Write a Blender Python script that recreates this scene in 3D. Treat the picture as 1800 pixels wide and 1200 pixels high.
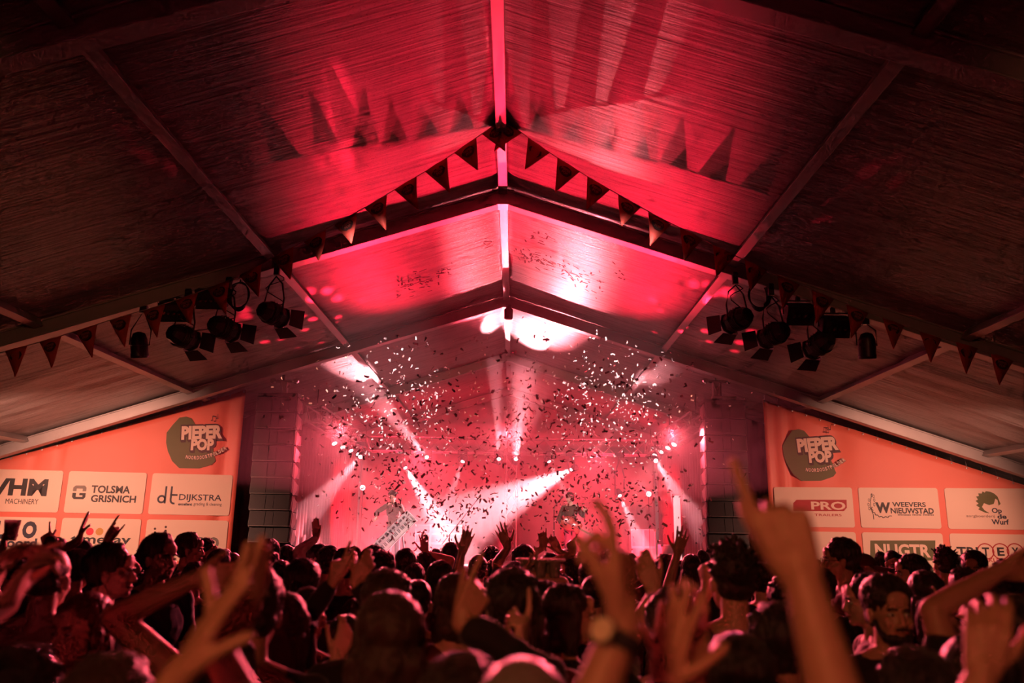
import bpy, math, random
import numpy as np
from mathutils import Vector, Matrix, noise

for o in list(bpy.data.objects):
    bpy.data.objects.remove(o)
SC = bpy.context.scene
COL = SC.collection
rnd = random.Random(7)
PI = math.pi

# ------------------------------------------------------------------ camera
F = 1396.0
PITCH, ROLL, YAW = .2392, .0155, -.0058
CAM = np.array([.21, 0., 2.0])
def _basis():
    cy, sy, cp, sp, cr, sr = [g(a) for a in (YAW, PITCH, ROLL) for g in (math.cos, math.sin)]
    r = np.array([cy, -sy, 0.]); f0 = np.array([sy, cy, 0.]); z = np.array([0., 0., 1.])
    f = f0*cp+z*sp; u = -f0*sp+z*cp
    return r*cr+u*sr, -r*sr+u*cr, f
RV, UV, FV = _basis()
def at(px, py, Y):
    """the point of the photo's pixel that lies Y metres into the tent"""
    d = FV+RV*(px-900)/F+UV*(600-py)/F
    return CAM+d*(Y/d[1])
def V(a): return Vector([float(v) for v in a])

cd = bpy.data.cameras.new('camera'); cam = bpy.data.objects.new('camera', cd); COL.objects.link(cam)
cd.sensor_width = 36; cd.lens = F/1800*36; cd.clip_end = 200; cd.clip_start = .05
M = Matrix([[RV[i], UV[i], -FV[i]] for i in range(3)]).to_4x4(); M.translation = V(CAM)
cam.matrix_world = M
cd.dof.use_dof = True; cd.dof.focus_distance = 13.0; cd.dof.aperture_fstop = 1.6
SC.camera = cam
SC.view_settings.view_transform = 'Standard'; SC.view_settings.look = 'None'
SC.view_settings.gamma = 1; SC.view_settings.use_curve_mapping = False
SC.view_settings.exposure = EXPO = 0.0
w = bpy.data.worlds.new('night'); SC.world = w; w.use_nodes = True
w.node_tree.nodes['Background'].inputs[0].default_value = (.01, .004, .004, 1)
w.node_tree.nodes['Background'].inputs[1].default_value = .02
cy = SC.cycles
cy.use_denoising = True
cy.max_bounces = 3; cy.diffuse_bounces = 1; cy.glossy_bounces = 1; cy.transmission_bounces = 2
cy.volume_bounces = 0; cy.transparent_max_bounces = 8
cy.caustics_reflective = False; cy.caustics_refractive = False
cy.sample_clamp_indirect = 4; cy.sample_clamp_direct = 0
cy.use_light_tree = True
cy.use_adaptive_sampling = True; cy.adaptive_threshold = .06; cy.adaptive_min_samples = 12

# ------------------------------------------------------------------ materials
MATS = {}
def mat(name, col, rough=.6, metal=0., spec=.5, emit=None, es=0., bump=None, sheen=0., trans=0.):
    if name in MATS: return MATS[name]
    m = bpy.data.materials.new(name); m.use_nodes = True
    nt = m.node_tree; b = nt.nodes['Principled BSDF']
    b.inputs['Base Color'].default_value = (*col, 1)
    b.inputs['Roughness'].default_value = rough
    b.inputs['Metallic'].default_value = metal
    b.inputs['Specular IOR Level'].default_value = spec
    if sheen: b.inputs['Sheen Weight'].default_value = sheen; b.inputs['Sheen Roughness'].default_value = .4
    if emit:
        b.inputs['Emission Color'].default_value = (*emit, 1); b.inputs['Emission Strength'].default_value = es
    # mottling of the colour and a fine bump, so nothing is one flat colour
    tc = nt.nodes.new('ShaderNodeTexCoord'); nz = nt.nodes.new('ShaderNodeTexNoise')
    mp = nt.nodes.new('ShaderNodeMapping')
    sc, st, dist, var = bump or ((6, 6, 6), .08, .01, .12)
    mp.inputs['Scale'].default_value = sc
    nt.links.new(tc.outputs['Object'], mp.inputs[0]); nt.links.new(mp.outputs[0], nz.inputs['Vector'])
    nz.inputs['Scale'].default_value = 1; nz.inputs['Detail'].default_value = 4
    mx = nt.nodes.new('ShaderNodeMix'); mx.data_type = 'RGBA'
    mx.inputs[6].default_value = (*[c*(1-var) for c in col], 1); mx.inputs[7].default_value = (*[min(1, c*(1+var)) for c in col], 1)
    nt.links.new(nz.outputs[0], mx.inputs[0]); nt.links.new(mx.outputs[2], b.inputs['Base Color'])
    if st:
        bp = nt.nodes.new('ShaderNodeBump'); bp.inputs['Strength'].default_value = st; bp.inputs['Distance'].default_value = dist
        nt.links.new(nz.outputs[0], bp.inputs['Height']); nt.links.new(bp.outputs[0], b.inputs['Normal'])
    MATS[name] = m; return m

def m_roof():
    """white pvc roof sheet: fine ripples that run down the slope, dust and smudges"""
    m = bpy.data.materials.new('roof_sheet'); m.use_nodes = True
    nt = m.node_tree; b = nt.nodes['Principled BSDF']; N = nt.nodes.new; L = nt.links.new
    tc = N('ShaderNodeTexCoord')
    def nz(scale, detail, rough=.5):
        mp = N('ShaderNodeMapping'); mp.inputs['Scale'].default_value = scale
        n = N('ShaderNodeTexNoise'); n.inputs['Scale'].default_value = 1; n.inputs['Detail'].default_value = detail; n.inputs['Roughness'].default_value = rough
        L(tc.outputs['Object'], mp.inputs[0]); L(mp.outputs[0], n.inputs['Vector']); return n.outputs[0]
    fine = nz((.5, 14, .5), 6, .65); dirt = nz((1.2, 7, 1.2), 5, .7); speck = nz((60, 60, 60), 2)
    r = N('ShaderNodeValToRGB'); L(dirt, r.inputs[0])
    r.color_ramp.elements[0].position = .33; r.color_ramp.elements[0].color = (.22, .18, .17, 1)
    r.color_ramp.elements[1].position = .52; r.color_ramp.elements[1].color = (.44, .40, .39, 1)
    r2 = N('ShaderNodeValToRGB'); L(speck, r2.inputs[0])
    r2.color_ramp.elements[0].position = .30; r2.color_ramp.elements[0].color = (.45, .45, .45, 1)
    r2.color_ramp.elements[1].position = .40; r2.color_ramp.elements[1].color = (1, 1, 1, 1)
    mx = N('ShaderNodeMix'); mx.data_type = 'RGBA'; mx.blend_type = 'MULTIPLY'; mx.inputs[0].default_value = 1
    L(r.outputs[0], mx.inputs[6]); L(r2.outputs[0], mx.inputs[7]); L(mx.outputs[2], b.inputs['Base Color'])
    bp = N('ShaderNodeBump'); bp.inputs['Strength'].default_value = .8; bp.inputs['Distance'].default_value = .03
    L(fine, bp.inputs['Height']); L(bp.outputs[0], b.inputs['Normal'])
    b.inputs['Roughness'].default_value = .38; b.inputs['Specular IOR Level'].default_value = .5
    MATS['roof'] = m; return m

# ------------------------------------------------------------------ mesh helpers
class MB:
    def __init__(s): s.v = []; s.f = []
    def add(s, v, f):
        o = len(s.v); s.v += [tuple(map(float, q)) for q in v]; s.f += [tuple(i+o for i in q) for q in f]; return s
    def box(s, c, d, R=None):
        x, y, z = d[0]/2, d[1]/2, d[2]/2
        v = [Vector((a*x, b*y, e*z)) for a in (-1, 1) for b in (-1, 1) for e in (-1, 1)]
        if R is not None: v = [R @ q for q in v]
        return s.add([q+V(c) for q in v], [(0, 1, 3, 2), (4, 6, 7, 5), (0, 4, 5, 1), (2, 3, 7, 6), (0, 2, 6, 4), (1, 5, 7, 3)])
    def bar(s, a, b, w, h, up=(0, 0, 1)):
        """box beam from a to b, w wide and h deep"""
        a = V(a); b = V(b); d = b-a; L = d.length; d.normalize()
        sd = d.cross(V(up)); sd.normalize(); u = sd.cross(d)
        R = Matrix((sd, d, u)).transposed()
        return s.box((a+b)/2, (w, L, h), R)
    def tube(s, pts, r, n=8, cap=True, r2=None):
        pts = [V(p) for p in pts]; m = len(pts); rings = []
        for i, p in enumerate(pts):
            t = (pts[min(i+1, m-1)]-pts[max(i-1, 0)]).normalized()
            a = Vector((0, 0, 1)) if abs(t.z) < .9 else Vector((1, 0, 0))
            x = t.cross(a).normalized(); y = t.cross(x)
            rr = r if r2 is None else r+(r2-r)*i/(m-1)
            rings.append([p+(x*math.cos(2*PI*k/n)+y*math.sin(2*PI*k/n))*rr for k in range(n)])
        v = [q for g in rings for q in g]; f = []
        for i in range(m-1):
            for k in range(n):
                f.append((i*n+k, i*n+(k+1) % n, (i+1)*n+(k+1) % n, (i+1)*n+k))
        if cap: f += [tuple(range(n))[::-1], tuple((m-1)*n+k for k in range(n))]
        return s.add(v, f)
    def lathe(s, prof, c=(0, 0, 0), R=None, n=20, cap=True):
        """profile of (radius, z), about z"""
        v = []; m = len(prof)
        for r, z in prof:
            for k in range(n): v.append(Vector((r*math.cos(2*PI*k/n), r*math.sin(2*PI*k/n), z)))
        if R is not None: v = [R @ q for q in v]
        f = [(i*n+k, i*n+(k+1) % n, (i+1)*n+(k+1) % n, (i+1)*n+k) for i in range(m-1) for k in range(n)]
        if cap: f += [tuple(range(n))[::-1], tuple((m-1)*n+k for k in range(n))]
        return s.add([q+V(c) for q in v], f)
    def ell(s, c, r, R=None, n=16, m=10):
        v = [Vector((0, 0, -1))]
        for i in range(1, m):
            t = -PI/2+PI*i/m
            for k in range(n): v.append(Vector((math.cos(t)*math.cos(2*PI*k/n), math.cos(t)*math.sin(2*PI*k/n), math.sin(t))))
        v.append(Vector((0, 0, 1)))
        v = [Vector((q.x*r[0], q.y*r[1], q.z*r[2])) for q in v]
        if R is not None: v = [R @ q for q in v]
        f = [(0, 1+(k+1) % n, 1+k) for k in range(n)]
        for i in range(m-2):
            for k in range(n): f.append((1+i*n+k, 1+i*n+(k+1) % n, 1+(i+1)*n+(k+1) % n, 1+(i+1)*n+k))
        e = len(v)-1
        f += [(e, 1+(m-2)*n+k, 1+(m-2)*n+(k+1) % n) for k in range(n)]
        return s.add([q+V(c) for q in v], f)
    def cap(s, a, b, ra, rb=None, n=12):
        """capsule with a rounded end at each joint"""
        rb = ra if rb is None else rb
        a = V(a); b = V(b); t = (b-a)
        if t.length < 1e-6: t = Vector((0, 0, 1e-6))
        L = t.length; t.normalize()
        e = Vector((0, 0, 1)) if abs(t.z) < .9 else Vector((1, 0, 0))
        x = t.cross(e).normalized(); y = t.cross(x); v = []; rows = 0
        for (p, r, sg) in ((a, ra, -1), (b, rb, 1)):
            for q in ((85, 60, 30, 0) if sg < 0 else (0, 30, 60, 85)):
                q = q*PI/180; c = p+t*(sg*math.sin(q)*r)
                for k in range(n): v.append(c+(x*math.cos(2*PI*k/n)+y*math.sin(2*PI*k/n))*math.cos(q)*r)
                rows += 1
        f = [(i*n+k, i*n+(k+1) % n, (i+1)*n+(k+1) % n, (i+1)*n+k) for i in range(rows-1) for k in range(n)]
        f += [tuple(range(n))[::-1], tuple((rows-1)*n+k for k in range(n))]
        return s.add(v, f)
    def mesh(s, name):
        me = bpy.data.meshes.new(name); me.from_pydata(s.v, [], s.f); me.update(); return me
    def build(s, name, m, parent=None, smooth=False, bevel=0):
        me = s.mesh(name)
        if smooth: me.shade_smooth()
        return link(name, me, m, parent, bevel)
def link(name, me, m, parent=None, bevel=0):
    o = bpy.data.objects.new(name, me); COL.objects.link(o)
    if m is not None and len(me.materials) == 0: me.materials.append(m)
    if parent is not None: o.parent = parent
    if bevel:
        b = o.modifiers.new('b', 'BEVEL'); b.width = bevel; b.segments = 2; b.limit_method = 'ANGLE'
    return o
def tag(o, label, cat, group=None, kind=None):
    o['label'] = label; o['category'] = cat
    if group: o['group'] = group
    if kind: o['kind'] = kind
    return o
def thing(name, label, cat, loc=(0, 0, 0), group=None, rz=0):
    o = bpy.data.objects.new(name, None); COL.objects.link(o); o.location = V(loc); o.rotation_euler.z = rz
    o.empty_display_size = .1
    return tag(o, label, cat, group)
def struct(o, label=None, cat=None):
    o['kind'] = 'structure'
    if label: o['label'] = label; o['category'] = cat
    return o
def dup(root, loc=None, rz=None, label=None):
    r = root.copy(); COL.objects.link(r)
    if loc is not None: r.location = V(loc)
    if rz is not None: r.rotation_euler.z = rz
    if label: r['label'] = label
    for ch in list(root.children):
        c = ch.copy(); COL.objects.link(c); c.parent = r
        for g in list(ch.children):
            d = g.copy(); COL.objects.link(d); d.parent = c
    return r
def aim(d):
    """rotation whose local z points along d"""
    return V(d).to_track_quat('Z', 'Y').to_matrix()
def spot(name, loc, to, col, power, deg, blend=.3, size=.04, parent=None, gobo=None):
    l = bpy.data.lights.new(name, 'SPOT'); l.color = col; l.energy = power
    l.spot_size = math.radians(deg); l.spot_blend = blend; l.shadow_soft_size = size
    o = bpy.data.objects.new(name, l); COL.objects.link(o)
    o.rotation_euler = (V(to)-V(loc)).to_track_quat('-Z', 'Y').to_euler(); o.location = V(loc)
    if gobo:
        sc, lo, hi = gobo
        l.use_nodes = True; nt = l.node_tree; em = nt.nodes['Emission']
        tc = nt.nodes.new('ShaderNodeTexCoord'); vo = nt.nodes.new('ShaderNodeTexVoronoi'); r = nt.nodes.new('ShaderNodeValToRGB')
        vo.inputs['Scale'].default_value = sc
        nt.links.new(tc.outputs['Normal'], vo.inputs['Vector']); nt.links.new(vo.outputs['Distance'], r.inputs[0])
        r.color_ramp.elements[0].position = lo; r.color_ramp.elements[0].color = (1, 1, 1, 1)
        r.color_ramp.elements[1].position = hi; r.color_ramp.elements[1].color = (0, 0, 0, 1)
        nt.links.new(r.outputs[0], em.inputs['Strength'])
    return o

# ------------------------------------------------------------------ stage and house lamps
RED = (1, .055, .10); PINK = (1, .30, .34); DEEP = (1, .012, .045); WARM = (1, .33, .13)
K = 1.0
def beam(px, py, D, tx, ty, TD, deg, power, col=PINK, blend=.25, size=.05, gobo=None):
    a = at(px, py, D); b = at(tx, ty, TD)
    return spot('beam_lamp', a, b, col, power*K, deg, blend, size, gobo=gobo)
# moving heads on the upstage truss
BEAMS = [
 (750, 803, 23.4, 655, 690, 18.5, 7.5, 34000, PINK, .8),
 (877, 806, 23.4, 868, 600, 17.5, 4.5, 26000, PINK),
 (907, 806, 23.4, 930, 560, 17.0, 11, 30000, PINK, 1.),
 (1040, 801, 23.4, 1128, 686, 18.5, 7.5, 34000, PINK, .8),
 (633, 803, 21.5, 590, 850, 19.5, 9, 15300, PINK),
 (813, 812, 23.4, 792, 870, 22.5, 9, 13600, PINK),
 (713, 823, 23.4, 790, 945, 21.5, 15, 44200, PINK),
 (966, 812, 23.4, 990, 860, 22.8, 9, 10200, PINK),
 (1003, 826, 23.4, 800, 925, 21.0, 28, 57800, PINK, .9),
 (1153, 810, 21.5, 1186, 862, 19.5, 9, 15300, PINK),
 (1090, 872, 23.4, 1125, 950, 22.0, 12, 15300, PINK),
]
for b_ in BEAMS: beam(*b_)
# thin rays of the two starburst effects
for (sx, sy, rays) in ((638, 857, ((440, 805), (440, 868), (545, 765))),
                       (1140, 868, ((1330, 800), (1310, 925), (1075, 800)))):
    for (tx, ty) in rays:
        beam(sx, sy, 21.9, tx, ty, 12.0, 2.2, 14000, (1, .12, .17), .9, .02)
# red floods that fill the stage
for x in (-2.6, 2.6):
    spot('flood_lamp', (x, 23.4, 4.35), (x*.5, 20.5, 1.2), (1, .05, .09), 1700*K, 120, .8, .12)
    spot('flood_lamp', (x*1.3, 20.5, 1.5), (x*1.3, 25.2, 4.5), DEEP, 1800*K, 110, .8, .12)
def roofhit(px, py):
    """where the photo's pixel meets the roof sheet"""
    for k in range(400):
        p = at(px, py, 4+k*.05)
        if p[2] > 6.63-.3236*abs(p[0]): return p
    return p
# red washes from the stage up onto the tent roof over the audience
def wash(x, y, z, tx, ty, TD, deg, power, col=DEEP, blend=.9, size=.06, gobo=None):
    return spot('wash_lamp', (x, y, z), roofhit(tx, ty), col, power*K, deg, blend, size, gobo=gobo)
beam(905, 806, 23.5, 950, 490, 14.2, 20, 52000, (1, .17, .21), .9)
beam(905, 806, 23.5, 850, 500, 14.4, 12, 16000, RED, .9)
wash(-1.5, 18.2, 1.5, 760, 420, 12.5, 32, 5200)
wash(1.5, 18.2, 1.5, 1030, 420, 12.5, 32, 5200)
wash(0., 18.2, 1.5, 930, 250, 8.9, 28, 2600, (1, .02, .055))
wash(-2.5, 18.2, 1.5, 520, 560, 13.5, 24, 8000, DEEP, .6, .03, (16, .10, .26))
wash(2.5, 18.2, 1.5, 1230, 560, 13.5, 24, 8000, DEEP, .6, .03, (16, .10, .26))
for (x_, y_, w_, e_) in ((590, 250, 1.6, 4200), (592, 190, 1.6, 4200), (590, 130, 1.5, 3000), (545, 260, 1.2, 2600), (548, 220, 1.2, 2400), (1098, 240, 1.5, 1100), (1098, 180, 1.5, 1100), (1100, 130, 1.4, 800), (755, 60, 1.8, 500), (735, 100, 1.8, 400)):
    wash(-.6 if x_ < 900 else .6, 18.0, 2.9, x_, y_, 8.6-(260-y_)*.010, w_, e_, DEEP, .9, .03)
wash(2.2, 18.2, 1.5, 1500, 330, 10., 4.0, 1500, DEEP, .5, .02, (60, .2, .5))
wash(-2.2, 18.2, 1.5, 300, 280, 10., 4.0, 900, DEEP, .5, .02, (60, .2, .5))
# spots added at the stage front for the red rims on heads and arms
for x, e_ in ((-3.7, 8500), (0, 7500), (3.7, 8500)):
    spot('added_rim_spot', (x, 17.7, 4.25), (x*.5, 6.5, 1.0), (1, .10, .14), e_*K, 40, .8, .12)
# pale spots added out of view to brighten the confetti and the band
spot('added_front_spot', (-.9, 3.0, 5.8), at(695, 765, 15), (1, .66, .66), 12000*K, 14, .8, .08)
spot('added_front_spot', (1.0, 3.0, 5.8), at(1070, 760, 15), (1, .66, .66), 12000*K, 14, .8, .08)
# unseen warm lamps: two spots added to light the banners, two house lamps behind the photographer
BAN = (1, .40, .27)
spot('added_banner_spot', (-8.3, 10.3, 3.4), (-7.4, 15.5, 2.1), BAN, 1450*K, 68, .8, .1)
spot('added_banner_spot', (8.3, 10.3, 3.4), (7.3, 15.5, 2.1), BAN, 1050*K, 66, .8, .1)
spot('house_lamp', (-3.0, -3.0, 4.2), (-6.0, 10.0, 4.4), WARM, 220*K, 26, .8, .15)
spot('house_lamp', (3.0, -3.0, 4.2), (6.0, 10.0, 4.4), WARM, 140*K, 26, .8, .15)
spot('house_lamp', (-.7, -1.3, 3.1), (0.5, 1.6, 1.8), (1, .27, .09), 120*K, 56, .9, .2)
# ------------------------------------------------------------------ tent
YA = [0.09, 5.09, 10.09, 15.09, 20.09, 25.09]
H0, SL, EDGE = 6.38, .3236, 12.5
def zr(x, e=0.): return H0+e-SL*abs(x)
m_roof()
ALU = mat('aluminium', (.52, .50, .49), .42, .35, bump=((3, 3, 3), .05, .01, .15))
ALU2 = mat('galvanised_steel', (.55, .54, .53), .38, .6)
BLK = mat('black_metal', (.018, .017, .018), .35, .0, .6)
BLKM = mat('black_matt', (.02, .018, .02), .75)
CHR = mat('polished_metal', (.75, .74, .72), .18, 1.)
CURT = mat('black_drape', (.035, .02, .022), .85, bump=((8, 8, .6), .3, .03, .3))
WOODF = mat('ground', (.05, .04, .035), .8)

# roof sheet, rippled between the frames
def roof():
    xs = np.linspace(-EDGE-.2, EDGE+.2, 161); ys = np.linspace(-4.9, 25.2, 300)
    v = []
    for y in ys:
        for x in xs:
            u = ((y-.09) % 5.0)/5.0; bell = math.sin(PI*u)
            n = noise.noise(Vector((x*.16, y*2.4, 3))) * .6 + noise.noise(Vector((x*.35+9, y*5.5, 1)))*.25
            fade = min(1, abs(x)/1.2)
            w2 = max(0, abs(x)-2.5)/4
            z = zr(x, .25) + bell*(-.05*fade) + n*.045*bell*fade*(.5+min(1.6, w2))
            v.append((x, y, z))
    nx = len(xs); f = []
    for j in range(len(ys)-1):
        for i in range(nx-1): f.append((j*nx+i, (j+1)*nx+i, (j+1)*nx+i+1, j*nx+i+1))
    mb = MB(); mb.v = v; mb.f = f
    o = mb.build('ceiling', MATS['roof'], smooth=True)
    so = o.modifiers.new('s', 'SOLIDIFY'); so.thickness = .004; so.offset = 1
    struct(o, 'rippled white tent roof sheet lit red', 'tent roof')
roof()
FW, FD = .13, .20
names = ['behind the photographer', 'out over the front of the crowd', 'carrying the spotlights and nearest bunting', 'in the middle, right above the two sponsor banners', 'just before the stage truss', 'at the stage back wall']
for k, y in enumerate(YA):
    if k == 0: continue
    t = thing('tent_frame', 'grey aluminium tent arch '+names[k], 'tent frame', (0, y, 0), 'aluminium arches of the tent')
    for s in (-1, 1):
        mb = MB(); up = (s*SL, 0, 1)
        a = Vector((0, 0, H0+FD/2)); b = Vector((s*EDGE, 0, zr(EDGE)+FD/2))
        mb.bar(a, b, FW, FD, up=(0, 0, 1))
        # flanges and keder track
        for dz in (-FD/2, FD/2):
            mb.bar(a+Vector((0, 0, dz)), b+Vector((0, 0, dz)), FW+.05, .025)
        mb.build('rafter', ALU, t, bevel=.006)
        MB().box((s*EDGE, 0, zr(EDGE)/2), (.2, .14, zr(EDGE))).build('post', ALU, t)
    mb = MB(); mb.box((0, 0, H0-.01), (.46, FW+.07, .05)); mb.box((0, 0, H0+.10), (.3, FW+.04, .17))
    for sx in (-.17, -.06, .06, .17): mb.lathe([(.012, 0), (.012, .02)], (sx, -FW/2-.03, H0+.02), Matrix.Rotation(PI/2, 3, 'X'), 8)
    mb.build('ridge_plate', ALU2, t)
PX = [0, 3.07, 6.04, 9.05, -3.07, -6.04, -9.05]
side = {0: 'ridge', 3.07: 'first right', 6.04: 'second right', 9.05: 'third right', -3.07: 'first left', -6.04: 'second left', -9.05: 'third left'}
ords = ['nearest the photographer', 'in the second bay', 'in the bay of the hanging spotlights', 'in the bay above the stage front', 'in the bay over the stage']
for j in range(5):
    for x in PX:
        mb = MB(); z = zr(x, .17)
        mb.bar((0, YA[j]+FW/2+.02, 0), (0, YA[j+1]-FW/2-.02, 0), .09, .11)
        mb.bar((0, YA[j]+FW/2+.02, -.05), (0, YA[j+1]-FW/2-.02, -.05), .12, .012)
        o = mb.build('purlin', ALU, None, bevel=.005); o.location = (x, 0, z)
        if x: o.rotation_euler.y = math.atan(SL)*(1 if x > 0 else -1)
        nm = {0: 'ridge purlin', 1: 'inner purlin', 2: 'middle purlin', 3: 'outer purlin'}[PX.index(x) if x >= 0 else PX.index(-x)]
        sd = '' if x == 0 else (' on the right' if x > 0 else ' on the left')
        tag(o, 'aluminium '+nm+sd+' '+ords[j], 'roof beam', 'purlins under the tent roof')
struct(MB().box((0, 10, -.05), (27, 34, .1)).build('floor', WOODF))
WALL = mat('wall_sheet', (.40, .36, .35), .5, bump=((1.5, 1.5, .4), .3, .05, .15))
struct(MB().box((-12.65, 10.2, 1.15), (.05, 30, 2.3)).build('wall_left', WALL))
struct(MB().box((12.65, 10.2, 1.15), (.05, 30, 2.3)).build('wall_right', WALL))
def gable(y, name):
    mb = MB(); e = EDGE+.1
    mb.add([(-e, y, 0), (e, y, 0), (e, y, zr(e, .25)), (0, y, zr(0, .25)), (-e, y, zr(e, .25)), (-e, y+.04, 0), (e, y+.04, 0), (e, y+.04, zr(e, .25)), (0, y+.04, zr(0, .25)), (-e, y+.04, zr(e, .25))],
           [(0, 1, 2, 3, 4), (9, 8, 7, 6, 5), (0, 5, 6, 1), (1, 6, 7, 2), (2, 7, 8, 3), (3, 8, 9, 4), (4, 9, 5, 0)])
    struct(mb.build(name, WALL))
gable(25.25, 'wall_back'); gable(-5.0, 'wall_front')

# ------------------------------------------------------------------ stage
STZ = 1.25
mb = MB(); mb.box((0, 20.9, STZ-.06), (9.1, 7.4, .12))
st = mb.build('stage_platform', BLKM, None, bevel=.01); tag(st, 'black stage platform the band plays on', 'stage')
sk = MB().box((0, -3.66+20.9, (STZ-.12)/2), (9.1, .04, STZ-.12)).build('skirt', CURT, st)
for x in (-4.2, 0, 4.2):
    for y in (18, 21, 24): MB().tube([(x, y, 0), (x, y, STZ-.12)], .03).build('leg', ALU2, st)
def drape(name, x0, y0, x1, y1, z0, z1, label, m=None, amp=.06, wl=.28, z1b=None):
    L = math.hypot(x1-x0, y1-y0); n = max(8, int(L/wl*8)); nx, ny = -(y1-y0)/L, (x1-x0)/L
    v = []; f = []; K_ = 6
    for j in range(K_+1):
        for i in range(n+1):
            t = i/n; zt = z1 if z1b is None else z1+(z1b-z1)*t
            a = amp*(.6+.4*j/K_)*math.sin(2*PI*t*L/wl+1.5*noise.noise(Vector((t*L*1.3, j*.2, 0))))
            v.append((x0+(x1-x0)*t+nx*a, y0+(y1-y0)*t+ny*a, zt+(z0-zt)*j/K_))
    for j in range(K_):
        for i in range(n): f.append((j*(n+1)+i, j*(n+1)+i+1, (j+1)*(n+1)+i+1, (j+1)*(n+1)+i))
    b = MB(); b.v = v; b.f = f
    o = b.build(name, m or CURT, smooth=True)
    so = o.modifiers.new('s', 'SOLIDIFY'); so.thickness = .004
    return tag(o, label, 'curtain', 'stage drapes')
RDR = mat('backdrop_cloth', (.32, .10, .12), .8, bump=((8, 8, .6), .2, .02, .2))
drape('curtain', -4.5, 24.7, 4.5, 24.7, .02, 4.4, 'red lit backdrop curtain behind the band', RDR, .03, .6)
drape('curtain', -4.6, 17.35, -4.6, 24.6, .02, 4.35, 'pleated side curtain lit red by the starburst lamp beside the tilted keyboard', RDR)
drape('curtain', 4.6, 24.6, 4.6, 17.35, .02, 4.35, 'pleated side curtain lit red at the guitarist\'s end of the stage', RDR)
drape('curtain', -12.2, 17.25, -4.7, 17.25, .02, 2.2, 'black masking drape behind the speaker column beside the banner with the crown logo', CURT, z1b=4.75)
drape('curtain', 4.7, 17.25, 12.2, 17.25, .02, 4.75, 'black masking drape behind the speaker column beside the banner with the wheat ear logo', CURT, z1b=2.2)

# ------------------------------------------------------------------ truss
def truss(label, a, b, w=.30, up=(0, 0, 1), cat='truss', step=.42):
    a = V(a); b = V(b); d = b-a; L = d.length; d.normalize()
    sd = d.cross(V(up)).normalized(); u = sd.cross(d).normalized()
    t = thing('lighting_truss', label, cat, a, 'stage trusses')
    cs = [(sd*i+u*j)*(w/2) for i, j in ((-1, -1), (1, -1), (1, 1), (-1, 1))]
    for c in cs: MB().tube([c, c+d*L], .024).build('chord', ALU2, t)
    for q in range(4):
        c0, c1 = cs[q], cs[(q+1) % 4]; mb = MB(); n = max(2, int(L/step)); 
        for i in range(n):
            p0, p1 = (c0, c1) if i % 2 == 0 else (c1, c0)
            mb.tube([p0+d*(L*i/n), p1+d*(L*(i+1)/n)], .012, 6)
        for i in (0, n): mb.tube([c0+d*(L*i/n), c1+d*(L*i/n)], .012, 6)
        mb.build('lattice', ALU2, t, smooth=True)
    return t
TL = at(543, 728, 18.0); TR = at(1226, 722, 18.0); TL2 = at(650, 775, 23.8); TR2 = at(1168, 775, 23.8)
zt = (TL[2]+TR[2]+TL2[2]+TR2[2])/4
XL = -4.3; XR = 4.3
print('truss', TL, TR, TL2, TR2)
ZT = 4.58
truss('upstage truss running across behind the band, carrying the moving lights', (XL+.2, 23.7, ZT), (XR-.2, 23.7, ZT), .42)
truss_of = {}
truss_of[XL] = truss('side truss above the player with the tilted keyboard', (XL, 17.6, ZT), (XL, 24.1, ZT), .34)
truss_of[XR] = truss('side truss above the guitarist', (XR, 17.6, ZT), (XR, 24.1, ZT), .34)
truss('upright truss tower at the back middle of the stage', (0.12, 24.35, STZ), (0.12, 24.35, 6.0), .3, (0, 1, 0))

for x in (XL, XR):
    for y in (17.9, 21.0, 24.0):
        MB().tube([(x-t_, y, ZT+.1) if False else (x, y, ZT+.15) for t_ in (0,)]+[(x, y, zr(x, .2))], .01, 6).build('sling', BLK, truss_of[x]).matrix_parent_inverse = Matrix.Translation(-truss_of[x].location)
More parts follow.
